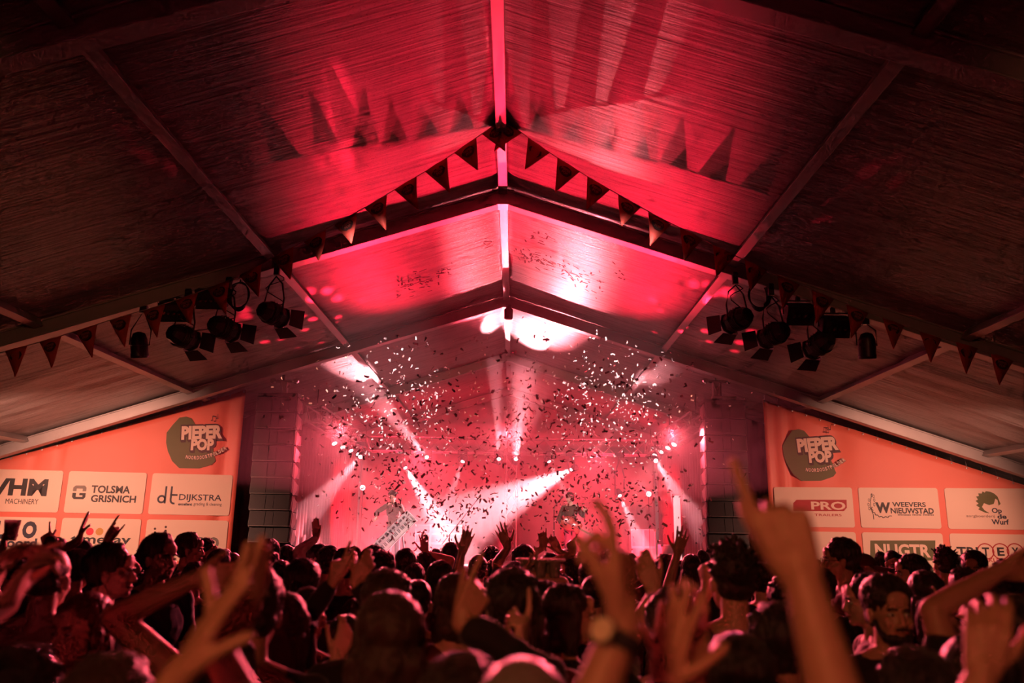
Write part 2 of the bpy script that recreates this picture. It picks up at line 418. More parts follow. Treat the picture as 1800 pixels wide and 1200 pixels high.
# ------------------------------------------------------------------ speaker columns
GRL = mat('speaker_grille', (.045, .04, .042), .5, .3, bump=((90, 90, 90), .4, .003, .3))
CAB = mat('speaker_box', (.03, .028, .03), .45)
RIGP = mat('rigging_plate', (.30, .27, .26), .35, .5)
def line_array(sx, label):
    x0 = -4.56 if sx < 0 else 4.38
    t = thing('line_array', label, 'loudspeaker', (x0, 15.95, 0), 'hanging speaker columns')
    z = 4.62; y = 0.0; tilt = 0.02
    Wd, Hh, Dp = .80, .325, .55
    for k in range(9):
        tilt += .012 if k < 5 else .045
        R = Matrix.Rotation(-tilt, 3, 'X')
        c = Vector((0, y, z-Hh/2))
        mb = MB()
        # trapezoid box: narrower at the back
        X, Z0, Z1 = Wd/2, Hh/2-.006, Hh/2*.62
        q = [(-X, -Dp/2, -Z0), (X, -Dp/2, -Z0), (X, -Dp/2, Z0), (-X, -Dp/2, Z0), (-X, Dp/2, -Z1), (X, Dp/2, -Z1), (X, Dp/2, Z1), (-X, Dp/2, Z1)]
        mb.add([R @ Vector(p)+c for p in q], [(0, 1, 2, 3), (7, 6, 5, 4), (0, 4, 5, 1), (1, 5, 6, 2), (2, 6, 7, 3), (3, 7, 4, 0)])
        cb = mb.build('speaker_cabinet', CAB, t, bevel=.008)
        g = MB()
        for (xa, xb) in ((-X+.02, -.09), (.09, X-.02)):
            g.box(R @ Vector(((xa+xb)/2, -Dp/2-.006, 0))+c, (xb-xa, .012, Hh-.05), R)
        g.box(R @ Vector((0, -Dp/2-.004, 0))+c, (.14, .01, Hh-.09), R)
        g.build('grille', GRL, cb)
        tr = MB(); tr.box(R @ Vector((0, -Dp/2-.008, -Hh/2+.012))+c, (Wd-.02, .012, .008), R)
        for sdx in (-1, 1):
            xx = sdx*(X+.006); P = []
            for (yy, zz) in ((-.24, -.12), (-.05, -.15), (.12, -.02), (.12, .1), (-.24, .15)): P.append((yy, zz))
            for e in (0, 1): 
                pass
            v = [R @ Vector((xx+o_, yy, zz))+c for o_ in (-.006, .006) for yy, zz in P]
            tr.add(v, [(0, 1, 2, 3, 4), (9, 8, 7, 6, 5)]+[(i, (i+1) % 5, 5+(i+1) % 5, 5+i) for i in range(5)])
            tr.box(R @ Vector((xx+sdx*.006, -.16, 0))+c, (.012, .04, Hh-.03), R)
        tr.build('rigging_plate', RIGP, cb)
        z -= Hh*math.cos(tilt); y += Hh*math.sin(tilt)*.9
    mb = MB(); mb.box((0, .05, 4.67), (.8, .5, .07)); mb.bar((0, .05, 4.7), (0, .05, zr(4.5, .2)), .05, .05, (0, 1, 0))
    mb.build('fly_frame', BLK, t)
    return t
line_array(-1, 'tall curved column of black speaker boxes hanging beside the banner with the crown logo')
line_array(1, 'tall curved column of black speaker boxes hanging beside the banner with the wheat ear logo')

# ------------------------------------------------------------------ haze
def haze(name, x0, x1, y0, y1, z0, z1, dens, label, aniso=.2):
    m = bpy.data.materials.new(name); m.use_nodes = True; nt = m.node_tree; nt.nodes.clear()
    out = nt.nodes.new('ShaderNodeOutputMaterial'); vs = nt.nodes.new('ShaderNodeVolumeScatter')
    vs.inputs['Density'].default_value = dens; vs.inputs['Anisotropy'].default_value = aniso; vs.inputs['Color'].default_value = (1, 1, 1, 1)
    nt.links.new(vs.outputs[0], out.inputs['Volume']); m.cycles.homogeneous_volume = True
    o = MB().box(((x0+x1)/2, (y0+y1)/2, (z0+z1)/2), (x1-x0, y1-y0, z1-z0)).build(name, m)
    return tag(o, label, 'haze', None, 'stuff')
haze('stage_haze', -4.7, 4.7, 17.3, 24.65, STZ+.01, 6.0, .045, 'thick theatrical haze filling the stage and catching the beams')
haze('tent_haze', -8, 8, 9.4, 17.24, 2.7, 6.7, .010, 'thin haze hanging under the roof in front of the stage')
# ------------------------------------------------------------------ sponsor banners
ORG = mat('banner_orange', (.88, .19, .125), .5, bump=((2, 2, 2), .12, .02, .05))
PAN = mat('print_cream', (.86, .66, .52), .5, bump=((2, 2, 2), .05, .02, .03))
INK = mat('print_black', (.02, .02, .022), .55)
NAVY = mat('print_navy', (.03, .035, .06), .55)
GRN = mat('print_olive', (.11, .12, .035), .55)
BRN = mat('print_dark_brown', (.05, .012, .015), .55)
PRED = mat('print_red', (.45, .02, .03), .55)
MAG = mat('print_magenta', (.8, .02, .07), .55)
GLD = mat('print_gold', (.62, .33, .06), .55)
GRY = mat('print_grey', (.22, .19, .16), .55)
def glyphs(s, bold=0.):
    cu = bpy.data.curves.new('t', 'FONT'); cu.body = s; cu.size = 1; cu.offset = bold; cu.resolution_u = 3
    o = bpy.data.objects.new('t', cu); COL.objects.link(o)
    dg = bpy.context.evaluated_depsgraph_get(); me = bpy.data.meshes.new_from_object(o.evaluated_get(dg))
    v = np.array([q.co[:] for q in me.vertices]); f = [tuple(p.vertices) for p in me.polygons]
    bpy.data.objects.remove(o); bpy.data.curves.remove(cu); bpy.data.meshes.remove(me)
    return v, f
class Sheet:
    """flat print on a banner: local x along the banner, z up, facing -y"""
    def __init__(s, P0, P1, root):
        s.P0 = np.array(P0[:2]); t = np.array(P1[:2])-s.P0; s.t = t/np.linalg.norm(t); s.root = root
        s.n = np.array([-s.t[1], s.t[0]])
    def uv(s, px, py):
        d = FV+RV*(px-900)/F+UV*(600-py)/F; k = ((s.P0-CAM[:2])@s.n)/(d[:2]@s.n); Q = CAM+d*k
        return float((Q[:2]-s.P0)@s.t), float(Q[2])
    def poly(s, mb, pts, lay=1):
        mb.add([(u, -.002*lay, z) for u, z in pts], [tuple(range(len(pts)))])
    def rrect(s, mb, u0, u1, z0, z1, r=.05, lay=1):
        p = []
        for cx, cz, a in ((u1-r, z1-r, 0), (u0+r, z1-r, 90), (u0+r, z0+r, 180), (u1-r, z0+r, 270)):
            for q in range(0, 91, 18):
                w_ = math.radians(a+q); p.append((cx+r*math.cos(w_), cz+r*math.sin(w_)))
        s.poly(mb, p, lay)
    def ring(s, mb, u, z, r0, r1, a0=0, a1=360, lay=2, n=28, sx=1.):
        v = []; 
        for k in range(n+1):
            a = math.radians(a0+(a1-a0)*k/n)
            for r in (r0, r1): v.append((u+r*math.cos(a)*sx, -.002*lay, z+r*math.sin(a)))
        mb.add(v, [(2*k, 2*k+1, 2*k+3, 2*k+2) for k in range(n)])
    def disc(s, mb, u, z, ru, rz, lay=2, rot=0, n=20):
        c, e = math.cos(rot), math.sin(rot)
        s.poly(mb, [(u+ru*math.cos(a)*c-rz*math.sin(a)*e, z+ru*math.cos(a)*e+rz*math.sin(a)*c) for a in [2*PI*k/n for k in range(n)]], lay)
    def line(s, mb, pts, w_, lay=2):
        for (a, b) in zip(pts[:-1], pts[1:]):
            dx, dz = b[0]-a[0], b[1]-a[1]; L = math.hypot(dx, dz) or 1; nx, nz = -dz/L*w_/2, dx/L*w_/2
            s.poly(mb, [(a[0]+nx, a[1]+nz), (b[0]+nx, b[1]+nz), (b[0]-nx, b[1]-nz), (a[0]-nx, a[1]-nz)], lay)
    def text(s, mb, body, u0, u1, z0, z1, bold=.0, lay=2, rot=0., grow=0.):
        v, f = glyphs(body, bold); lo = v.min(0); hi = v.max(0)
        x = (v[:, 0]-lo[0])/(hi[0]-lo[0]); y = (v[:, 1]-lo[1])/(hi[1]-lo[1])
        u = u0-grow+x*(u1-u0+2*grow); z = z0-grow+y*(z1-z0+2*grow)
        cu, cz = (u0+u1)/2, (z0+z1)/2; c, e = math.cos(rot), math.sin(rot)
        uu = cu+(u-cu)*c-(z-cz)*e; zz = cz+(u-cu)*e+(z-cz)*c
        mb.add([(a, -.002*lay, b) for a, b in zip(uu, zz)], f)
    def tp(s, mb, body, a, b, bold=.0, lay=2, rot=0., off=(0, 0)):
        """text fitted between two corners given as pixels of the photo"""
        u0, z0 = s.uv(*a); u1, z1 = s.uv(*b); s.text(mb, body, u0, u1, z0, z1, bold, lay, rot)
    def put(s, name, mb, m, parent=None):
        o = mb.build(name, m, parent or s.root); return o
def banner(P0, P1, uA, uB, top, label, folds):
    P0 = V(P0); P1 = V(P1)
    root = thing('sponsor_banner', label, 'banner', (P0.x, P0.y, 0), 'sponsor banners under the tent roof')
    d = P1-P0; root.rotation_euler.z = math.atan2(d.y, d.x)
    nu, nv = 90, 24; v = []; f = []
    for i in range(nu+1):
        u = uA+(uB-uA)*i/nu; zt_ = top[0]+(top[1]-top[0])*(u-top[2])/(top[3]-top[2])
        for j in range(nv+1):
            z = .25+(zt_-.25)*j/nv
            y = .012
            for (fu, fw, fa, zl) in folds:
                if z > zl: y += fa*math.exp(-((u-fu)/fw)**2)*min(1, (z-zl)/.8)
            y += .006*noise.noise(Vector((u*2, z*2, 5)))
            v.append((u, y, z))
    for i in range(nu):
        for j in range(nv): f.append((i*(nv+1)+j, (i+1)*(nv+1)+j, (i+1)*(nv+1)+j+1, i*(nv+1)+j+1))
    mb = MB(); mb.v = v; mb.f = f; o = mb.build('cloth', ORG, root, smooth=True)
    so = o.modifiers.new('s', 'SOLIDIFY'); so.thickness = .003; so.offset = -1
    n = int((uB-uA)/.26); g = MB(); g.lathe([(.008, 0), (.016, .002), (.016, .006), (.008, .008)], (0, 0, -.035), Matrix.Rotation(PI/2, 3, 'X'), 10, False)
    g.tube([(0, .0, -.03), (0, .05, .14)], .003, 5); ge = g.mesh('eyelet')
    for i in range(n+1):
        u = uA+.03+(uB-uA-.06)*i/n; zt_ = top[0]+(top[1]-top[0])*(u-top[2])/(top[3]-top[2])
        link('eyelet', ge, ALU2, root).location = (u, 0, zt_)
    return Sheet((P0.x, P0.y), (P1.x, P1.y), root)
LP0, LP1 = at(0, 900, 15.32), at(410, 940, 16.0)
RP0, RP1 = at(1350, 900, 16.0), at(1799, 900, 15.32)
q = Sheet(LP0[:2], LP1[:2], None); lt = [q.uv(0, 808), q.uv(432, 685)]
LB = banner(LP0, LP1, -2.6, lt[1][0], (lt[0][1], lt[1][1], lt[0][0], lt[1][0]), 'orange sponsor banner printed VHM, TOLSMA GRISNICH and DIJKSTRA below a PIEPER POP logo', [(3.95, .10, .06, .5), (.9, .05, .04, 2.9), (.45, .06, .04, 2.9)])
q = Sheet(RP0[:2], RP1[:2], None); rt = [q.uv(1341, 702), q.uv(1800, 852)]
RB = banner(RP0, RP1, rt[0][0], 7.2, (rt[0][1], rt[1][1], rt[0][0], rt[1][0]), 'orange sponsor banner printed WEEVERS NIEUWSTAD and Op de Wurf below a PIEPER POP logo', [(.5, .07, .07, 1.), (.22, .07, .05, 1.), (1.4, .25, .05, 2.9)])
print('banner', lt, rt)
def panel(S, a, b, c=None):
    u0, z1 = S.uv(*a); u1, z0 = S.uv(*b); mb = MB(); S.rrect(mb, u0, u1, z0, z1, .045); return S.put('sponsor_panel', mb, PAN)
S = LB
a1, a2, r1, r0 = S.uv(0, 827), S.uv(408, 838), S.uv(180, 903), S.uv(180, 911)
def rowL(S, us, zz):
    out = []
    for (u0, u1) in us:
        mb = MB(); S.rrect(mb, u0, u1, zz[0], zz[1], .045); out.append(S.put('sponsor_panel', mb, PAN))
    return out
uL = [S.uv(x, 870)[0] for x in (-40, 106, 116, 254, 264, 406)]
usL = [(uL[0], uL[1]), (uL[2], uL[3]), (uL[4], uL[5])]
zL = [S.uv(180, y)[1] for y in (902, 829, 911)]
pL = rowL(S, usL, (zL[0], zL[1])); pL2 = rowL(S, usL, (zL[2]-.77, zL[2]))
mb = MB(); S.tp(mb, 'VHM', (-20, 870), (86, 842), .045); S.tp(mb, 'MACHINERY', (9, 885), (68, 877)); S.put('lettering', mb, INK, pL[0])
mb = MB(); S.tp(mb, 'TOLSMA', (160, 866), (230, 854), .03); S.tp(mb, 'GRISNICH', (159, 882), (240, 871), .03)
u, z = S.uv(140, 865); k = .011
S.poly(mb, [(u-.125, z-.01), (u-.125, z-.09), (u-.09, z-.13), (u+.08, z-.13), (u+.115, z-.09), (u+.115, z-.01), (u, z-.01), (u, z-.055), (u+.06, z-.055), (u+.06, z-.085), (u-.06, z-.085), (u-.06, z-.01)], 2)
S.put('lettering', mb, INK, pL[1])
mb = MB(); S.poly(mb, [(u-.125, z+.02), (u-.06, z+.02), (u-.06, z+.07), (u+.05, z+.07), (u+.05, z+.02), (u+.115, z+.02), (u+.115, z+.09), (u+.08, z+.13), (u-.08, z+.13), (u-.125, z+.09)], 2); S.put('emblem', mb, GRY, pL[1])
mb = MB(); S.tp(mb, 'DIJKSTRA', (314, 882), (390, 869.5), .012); S.tp(mb, 'excellent', (313, 888), (338, 883.5), .03); S.tp(mb, 'grading & cleaning', (340, 889.5), (390, 883.5), .0)
u, z = S.uv(284, 877); S.ring(mb, u, z, .045, .08); S.line(mb, [(u+.065, z-.08), (u+.065, z+.25)], .034); u2, z2 = S.uv(300, 877)
S.line(mb, [(u2, z-.02), (u2, z+.25)], .034); S.ring(mb, u2+.065, z-.015, .045, .08, 180, 285); S.line(mb, [(u2-.02, z+.085), (u2+.12, z+.085)], .034); S.put('lettering', mb, NAVY, pL[2])
mb = MB(); S.tp(mb, 'AL', (-30, 946), (10, 915), .05); S.tp(mb, 'O', (37, 946), (67, 916), .06); S.tp(mb, 'noord', (-2, 962), (66, 946), .03); S.put('lettering', mb, NAVY, pL2[0])
mb = MB(); S.tp(mb, 'T', (13, 946), (37, 915), .06); S.put('lettering', mb, PRED, pL2[0])
mb = MB(); S.tp(mb, 'timeray', (122, 960), (231, 941), .02); S.put('lettering', mb, INK, pL2[1])
mb = MB(); u, z = S.uv(158, 934); S.disc(mb, u, z, .07, .07); S.put('emblem', mb, MAG, pL2[1])
mb = MB(); u, z = S.uv(175, 934); S.disc(mb, u, z, .07, .07); S.put('emblem', mb, GLD, pL2[1])
mb = MB()
for x, y in ((272.5, 929), (291.5, 926)):
    u, z = S.uv(x, y); S.disc(mb, u, z, .022, .022); u1, z1 = S.uv(x, y+5)
    S.line(mb, [(u1-.02, z1-.12), (u1, z1), (u1+.05, z1-.14)] if x < 280 else [(u1-.07, z1-.14), (u1, z1), (u1+.02, z1-.14)], .03)
S.put('emblem', mb, BRN, pL2[2])
mb = MB(); S.tp(mb, 'i', (313, 957), (317, 938), .01); S.tp(mb, 'ro', (349, 965), (386, 944), .02); S.put('lettering', mb, GRY, pL2[2])
# festival logo, drawn once in the left banner's units and set again on the right one
def logo(S, du, dz, sc):
    A = LB.uv(316, 771)
    def T(x, y):
        u, z = LB.uv(x/4., 660+y/4.); return ((u-A[0])*sc+A[0]+du, (z-A[1])*sc+A[1]+dz)
    def tx(mb, b, p, q_, bold, lay, rot=0, grow=0):
        a_, b_ = T(*p), T(*q_); S.text(mb, b, a_[0], b_[0], a_[1], b_[1], bold, lay, rot, grow)
    mb = MB(); S.poly(mb, [T(*p) for p in ((1310, 288), (1345, 300), (1375, 345), (1440, 400), (1490, 480), (1505, 560), (1515, 600), (1490, 625), (1400, 652), (1260, 650), (1210, 600), (1180, 530), (1168, 470), (1172, 400), (1215, 345), (1262, 295))][::-1], 1)
    S.put('map_print', mb, GRN)
    mb = MB()
    for (x, y) in ((6, 8), (0, 0)):
        tx(mb, 'PIEPER', (1268+x, 448+y), (1572+x, 350+y), .13, 2+(x == 0), .07, .012); tx(mb, 'POP', (1335+x, 530+y), (1512+x, 440+y), .13, 2+(x == 0), .03, .012)
    S.put('logo_outline', mb, BRN)
    mb = MB(); tx(mb, 'PIEPER', (1272, 442), (1568, 356), .055, 4, .07); tx(mb, 'POP', (1339, 524), (1508, 446), .055, 4, .03)
    S.put('lettering', mb, PAN)
    for (m_, lay, bo, gr) in ((BRN, 4, .12, .006), (PAN, 5, .03, 0)):
        mb = MB(); w_ = 'NOORDOOSTPOLDER'; P = [T(1305, 570), T(1450, 600), T(1592, 505)]
        for k_, ch in enumerate(w_):
            t = (k_+.5)/len(w_); u = (1-t)**2*P[0][0]+2*t*(1-t)*P[1][0]+t*t*P[2][0]; z = (1-t)**2*P[0][1]+2*t*(1-t)*P[1][1]+t*t*P[2][1]
            dx = 2*(1-t)*(P[1][0]-P[0][0])+2*t*(P[2][0]-P[1][0]); dzz = 2*(1-t)*(P[1][1]-P[0][1])+2*t*(P[2][1]-P[1][1])
            h = .036*sc; S.text(mb, ch, u-.021*sc, u+.021*sc, z-h, z+h, bo, lay, math.atan2(dzz, dx), gr)
        S.put('lettering', mb, m_)
    mb = MB()
    for (x, y) in ((1488, 315), (1510, 320), (1525, 300)):
        u, z = T(x, y); S.disc(mb, u, z, .016, .012, 3); S.line(mb, [(u+.014, z), (u+.014, z+.09)], .008, 3)
    a_, b_ = T(1488, 315), T(1510, 320); S.line(mb, [(a_[0]+.014, a_[1]+.09), (b_[0]+.014, b_[1]+.09)], .02, 3); S.put('music_notes', mb, BRN)
logo(LB, 0, 0, 1)
A = LB.uv(316, 771); B = RB.uv(1400, 793.5); logo(RB, B[0]-A[0], B[1]-A[1], 1.0)
S = RB
uR = [S.uv(x, 890)[0] for x in (1362, 1500, 1511, 1651, 1663, 1806)]
usR = [(uR[0], uR[1]), (uR[2], uR[3]), (uR[4], uR[5]), (uR[5]+.1, uR[5]+1.55)]
zR = [S.uv(1580, y)[1] for y in (928, 857, 936)]
pR = rowL(S, usR, (zR[0], zR[1])); pR2 = rowL(S, usR, (zR[2]-.77, zR[2]))
def c2(x, y): return 1320+x/3.75, 680+y/3.75
mb = MB(); S.poly(mb, [S.uv(*c2(*p)) for p in ((300, 743), (630, 743), (632, 795), (612, 818), (280, 818), (278, 765))][::-1], 2); S.put('emblem', mb, PRED, pR[0])
mb = MB(); S.tp(mb, 'PRO', c2(398, 808), c2(620, 756), .03, 3); S.put('lettering', mb, PAN, pR[0])
mb = MB(); S.tp(mb, 'TRAILERS', c2(420, 850), c2(597, 836), .01); S.put('lettering', mb, PRED, pR[0])
mb = MB(); S.tp(mb, 'WEEVERS', c2(932, 789), c2(1150, 759), .025); S.tp(mb, 'NIEUWSTAD', c2(922, 833), c2(1203, 798), .03); S.tp(mb, 'W', c2(824, 830), c2(916, 760), .05)
for x0, x1 in ((968, 1052), (1064, 1122), (1134, 1205)): S.tp(mb, '.'*int((x1-x0)/9), c2(x0, 846), c2(x1, 840), .03)
pts = []
for k in range(14):
    a = math.radians(180+k*9.5); rr = 64+(8 if k % 2 else 0); pts.append(S.uv(*c2(880+rr*1.25*math.cos(a), 790-rr*math.sin(a))))
S.line(mb, pts, .014)
S.line(mb, [S.uv(*c2(*p)) for p in ((810, 872), (806, 840), (790, 800), (788, 750), (795, 705))], .012)
for (x, y, r_) in ((778, 745, .5), (775, 775, .5), (808, 720, -.6), (812, 745, -.6), (780, 800, .5), (812, 775, -.6), (796, 712, 0)):
    u, z = S.uv(*c2(x, y)); S.ring(mb, u, z, .022, .032, sx=.55)
S.put('lettering', mb, INK, pR[1])
mb = MB(); S.tp(mb, 'Op', c2(1590, 840), c2(1650, 797), .03, 3); S.tp(mb, 'de', c2(1625, 868), c2(1682, 838), .03, 3); S.tp(mb, 'Wurf', c2(1588, 906), c2(1697, 872), .03, 3); S.put('lettering', mb, NAVY, pR[2])
mb = MB(); S.tp(mb, 'zorgboerderij', c2(1420, 862), c2(1605, 842), 0); S.put('lettering', mb, BRN, pR[2])
mb = MB()
jag = [(1548, 686), (1575, 690), (1600, 700), (1625, 722), (1645, 770), (1632, 782), (1625, 745), (1610, 735), (1600, 770), (1570, 778), (1535, 765), (1522, 790), (1540, 812), (1572, 832), (1545, 828), (1515, 815), (1498, 805), (1508, 796), (1484, 778), (1500, 768), (1480, 750), (1496, 742), (1484, 722), (1502, 718), (1498, 700), (1520, 702), (1526, 688), (1540, 696)]
P = [S.uv(*c2(*p)) for p in jag]; cu_ = S.uv(*c2(1560, 745))
S.poly(mb, P[::-1], 2); S.put('emblem', mb, GRN, pR[2])
mb = MB(); S.poly(mb, [S.uv(*c2(*p)) for p in ((786, 1011), (1215, 1011), (1215, 1143), (786, 1143))][::-1], 2); S.put('emblem', mb, GRN, pR2[1])
mb = MB(); S.tp(mb, 'NUGTR', c2(822, 1118), c2(1178, 1037), .035, 3); S.put('lettering', mb, PAN, pR2[1])
mb = MB(); S.tp(mb, 'ers', c2(1132, 1195), c2(1180, 1168), .02, 3); S.put('lettering', mb, INK, pR2[1])
mb = MB(); S.tp(mb, 'TRI', c2(1360, 1115), c2(1495, 1055), .03); 
for x, ch in ((1547, 'T'), (1646, 'E'), (1742, 'X')): S.tp(mb, ch, c2(x-20, 1112), c2(x+20, 1057), .03, 3)
S.put('lettering', mb, INK, pR2[2])
mb = MB()
for x in (1547, 1646, 1742):
    u, z = S.uv(*c2(x, 1083)); S.ring(mb, u, z, .13, .15)
S.tp(mb, 'BEDRIJFSKLEDING', c2(1405, 1158), c2(1745, 1130), .015); S.put('lettering', mb, PRED, pR2[2])
# ------------------------------------------------------------------ bunting
FLAG = mat('pennant_cloth', (.55, .07, .05), .7, bump=((8, 8, 8), .2, .01, .08))
PRN = mat('pennant_print', (.06, .02, .02), .7)
PRL = mat('pennant_print_letters', (.40, .10, .07), .7)
CORD = mat('white_cord', (.45, .38, .36), .7)
lp = [(-30, 628), (30, 612), (90, 596), (152, 576), (211, 557), (270, 540), (328, 521), (385, 500), (441, 475), (497, 444), (553, 414), (607, 384), (660, 354), (713, 322), (767, 290), (818, 256), (866, 222)]
rp = [(899, 220), (947, 256), (999, 290), (1052, 322), (1107, 353), (1160, 383), (1215, 410), (1272, 440), (1328, 466), (1386, 492), (1447, 517), (1508, 542), (1571, 565), (1635, 589), (1698, 607), (1761, 627), (1825, 648)]
pv, pf = glyphs('PIEPER', .04); qv, qf = glyphs('POP', .04)
def bunting(pts, label, sgn):
    W = []
    for (x, y) in pts:
        D = 8.3+1.35*min(1, abs(x-883)/883.); W.append(V(at(x, y, D)))
    root = thing('bunting', label, 'bunting', W[0], 'strings of pennants'); O = W[0]
    apex = V(at(883, 203, 8.3)); line = [p-O for p in W]
    line = line+[apex-O] if sgn < 0 else [apex-O]+line
    MB().tube(line, .006, 6).build('cord', CORD, root)
    for i, p in enumerate(W):
        a = W[max(0, i-1)]; b = W[min(len(W)-1, i+1)]; t = (b-a).normalized()
        if t.x < 0: t = -t
        dn = Vector((0, 0, -1)); dn = (dn-t*dn.dot(t)*(.85 if 3 < abs(i-8)+8 else .85)).normalized()
        fwd = t.cross(dn).normalized()
        if fwd.y > 0: fwd = -fwd
        hw, h = .15, .37; sway = fwd*rnd.uniform(-.08, .08)+t*rnd.uniform(-.02, .02)
        mb = MB(); N_ = 6; v = []
        for r_ in range(N_+1):
            s_ = r_/N_; wd = hw*(1-s_)+.003
            for c_ in (-1, 0, 1): v.append(p-O+t*wd*c_+dn*h*s_+sway*s_*s_+fwd*(.012*math.sin(3*s_+i)+(.012 if c_ == 0 else 0)))
        f = []
        for r_ in range(N_):
            for c_ in range(2): f.append((r_*3+c_, r_*3+c_+1, r_*3+c_+4, r_*3+c_+3))
        mb.add(v, f); pn = mb.build('pennant', FLAG, root, smooth=True)
        so = pn.modifiers.new('s', 'SOLIDIFY'); so.thickness = .002
        # round dark logo print with pale letters
        o2 = p-O+fwd*.022+dn*.105; mb = MB(); n = 16
        mb.add([o2+t*.082*math.cos(2*PI*k/n)*(1+.12*math.sin(5*k))+dn*.062*math.sin(2*PI*k/n) for k in range(n)], [tuple(range(n))])
        pr = mb.build('logo_print', PRN, pn)
        mb = MB()
        for (gv, gf, dz, ww) in ((pv, pf, -.022, .06), (qv, qf, .018, .04)):
            lo = gv.min(0); hi = gv.max(0)
            mb.add([o2+fwd*.003+t*((g[0]-lo[0])/(hi[0]-lo[0])*2-1)*ww-dn*((g[1]-lo[1])/(hi[1]-lo[1])-.5)*.032+dn*dz for g in gv], gf)
        mb.build('lettering', PRL, pn)
bunting(lp, 'string of red pennants with dark logos sagging towards the VHM banner', -1)
bunting(rp, 'string of red pennants with dark logos sagging towards the Op de Wurf banner', 1)

# ------------------------------------------------------------------ lamps hanging from the second frame
GLOW = mat('lamp_glass', (.9, .7, .5), .2, emit=(1, .55, .3), es=3.)
CABL = mat('black_cable', (.012, .012, .013), .4)
def par(label, px, py, D, tx, ty, TD, light=True, power=120):
    c = V(at(px, py, D)); to = V(at(tx, ty, TD)); d = (to-c).normalized()
    hz = zr(c.x)-.02
    root = thing('stage_spotlight', label, 'spotlight', (c.x, c.y, hz), 'spotlights with barn doors')
    L = c-root.location; R = aim(d)
    mb = MB(); mb.lathe([(.05, -.22), (.10, -.20), (.135, -.12), (.14, .10), (.125, .12), (.125, .15), (.15, .15), (.15, .17), (.11, .17)], L, R, 8)
    for k in range(5): mb.lathe([(.142, -.09+k*.025), (.15, -.085+k*.025), (.15, -.075+k*.025), (.142, -.07+k*.025)], L, R, 22, False)
    hs = mb.build('housing', BLK, root, bevel=.003)
    sl = MB()
    for k in range(3):
        for e in (-.05, 0., .05): sl.box(L+R @ Vector((e, .146, -.06+k*.05)), (.035, .008, .012), R)
    sl.build('cooling_slots', CHR, hs)
    MB().lathe([(.0, .145), (.06, .16), (.105, .165), (.105, .17)], L, R, 20, False).build('lens', GLOW if light else mat('dark_lens', (.05, .04, .05), .1), root, smooth=True)
    for k, (w0, w1) in enumerate(((.11, .15), (.11, .13), (.11, .15), (.11, .13))):
        A_ = Matrix.Rotation(k*PI/2, 3, 'Z'); mb = MB(); v = []
        for th in (0, .004):
            for (x, y, z) in ((-w0, .135, .17), (w0, .135, .17), (w1, .135+.085, .33), (-w1, .135+.085, .33)):
                v.append(L+R @ (A_ @ Vector((x, y, z+th))))
        mb.add(v, [(0, 1, 2, 3), (7, 6, 5, 4), (0, 4, 5, 1), (1, 5, 6, 2), (2, 6, 7, 3), (3, 7, 4, 0)])
        mb.build('barn_door', BLK, root)
    sdv = R @ Vector((1, 0, 0)); top = Vector((0, 0, 0))+Vector((L.x, L.y, 0))*1.
    top = Vector((0, 0, -.10))
    y = [L+sdv*.155, L+sdv*.17+(top-L)*.35, L+sdv*.12+(top-L)*.72, top*1.4, L-sdv*.12+(top-L)*.72, L-sdv*.17+(top-L)*.35, L-sdv*.155]
    mb = MB(); mb.tube(y, .011, 8); mb.lathe([(.03, 0), (.03, .03)], L+sdv*.16-sdv*.015, aim(sdv), 10); mb.lathe([(.03, 0), (.03, .03)], L-sdv*.16-sdv*.015, aim(sdv), 10)
    mb.build('yoke', BLK, root, smooth=True)
    mb = MB(); mb.box((0, 0, -.06), (.07, .05, .12)); mb.lathe([(.045, -.03), (.045, .03)], (0, 0, -.0), Matrix.Rotation(PI/2, 3, 'Y'), 12); mb.build('clamp', BLK, root)
    mb = MB(); P = []
    for k in range(14): P.append(Vector((0, 0, -.08))+(L*.8)*(k/13.)+Vector((.1*math.sin(k*.9), .09*math.cos(k*.7), -.05*math.sin(k*.24))))
    mb.tube(P, .007, 6); mb.build('cable', CABL, root, smooth=True)
    if light:
        s_ = spot('par_lamp', c+d*.19, to, (1, .36, .22), power, 38, .6, .06)
    return root
LD = 10.05
par('black spotlight with barn doors in the left-hand row, nearest the tent ridge', 480, 552, LD-.1, 640, 625, 11.6, True, 260)
par('black spotlight with barn doors hanging beside the coiled cable', 394, 577, LD-.1, 545, 645, 11.5, True, 260)
par('black spotlight with barn doors beside the small round lamp over the VHM banner', 322, 592, LD-.1, 470, 655, 11.5, True, 200)
par('black spotlight with barn doors in the right-hand row, nearest the tent ridge', 1296, 562, LD-.1, 1150, 635, 11.6, True, 260)
par('black spotlight with barn doors turned towards the stage, second from the ridge', 1360, 588, LD-.1, 1215, 665, 11.5, True, 260)
par('black spotlight with barn doors outermost in the right-hand row beside the small round lamp', 1440, 606, LD-.1, 1310, 690, 11.5, True, 260)
def pod(label, px, py, D):
    c = V(at(px, py, D)); hz = zr(c.x)-.02; root = thing('round_lamp', label, 'spotlight', (c.x, c.y, hz), 'small round lamps'); L = c-root.location
    R = aim((.05, .25, -1))
    MB().lathe([(.02, -.17), (.07, -.15), (.10, -.08), (.11, 0), (.105, .10), (.11, .13), (.11, .17), (.09, .17)], L, R, 20).build('housing', BLK, root, smooth=True)
    MB().lathe([(.108, .0), (.114, .003), (.108, .008)], L, R, 20, False).build('trim_ring', CHR, root)
    mb = MB(); mb.tube([L+Vector((-.13, 0, 0)), L+Vector((-.13, 0, .2)), Vector((0, 0, -.05)), L+Vector((.13, 0, .2)), L+Vector((.13, 0, 0)), L], .009, 6)
    mb.build('yoke', BLK, root, smooth=True); MB().box((0, 0, -.03), (.09, .06, .09)).build('clamp', BLK, root)
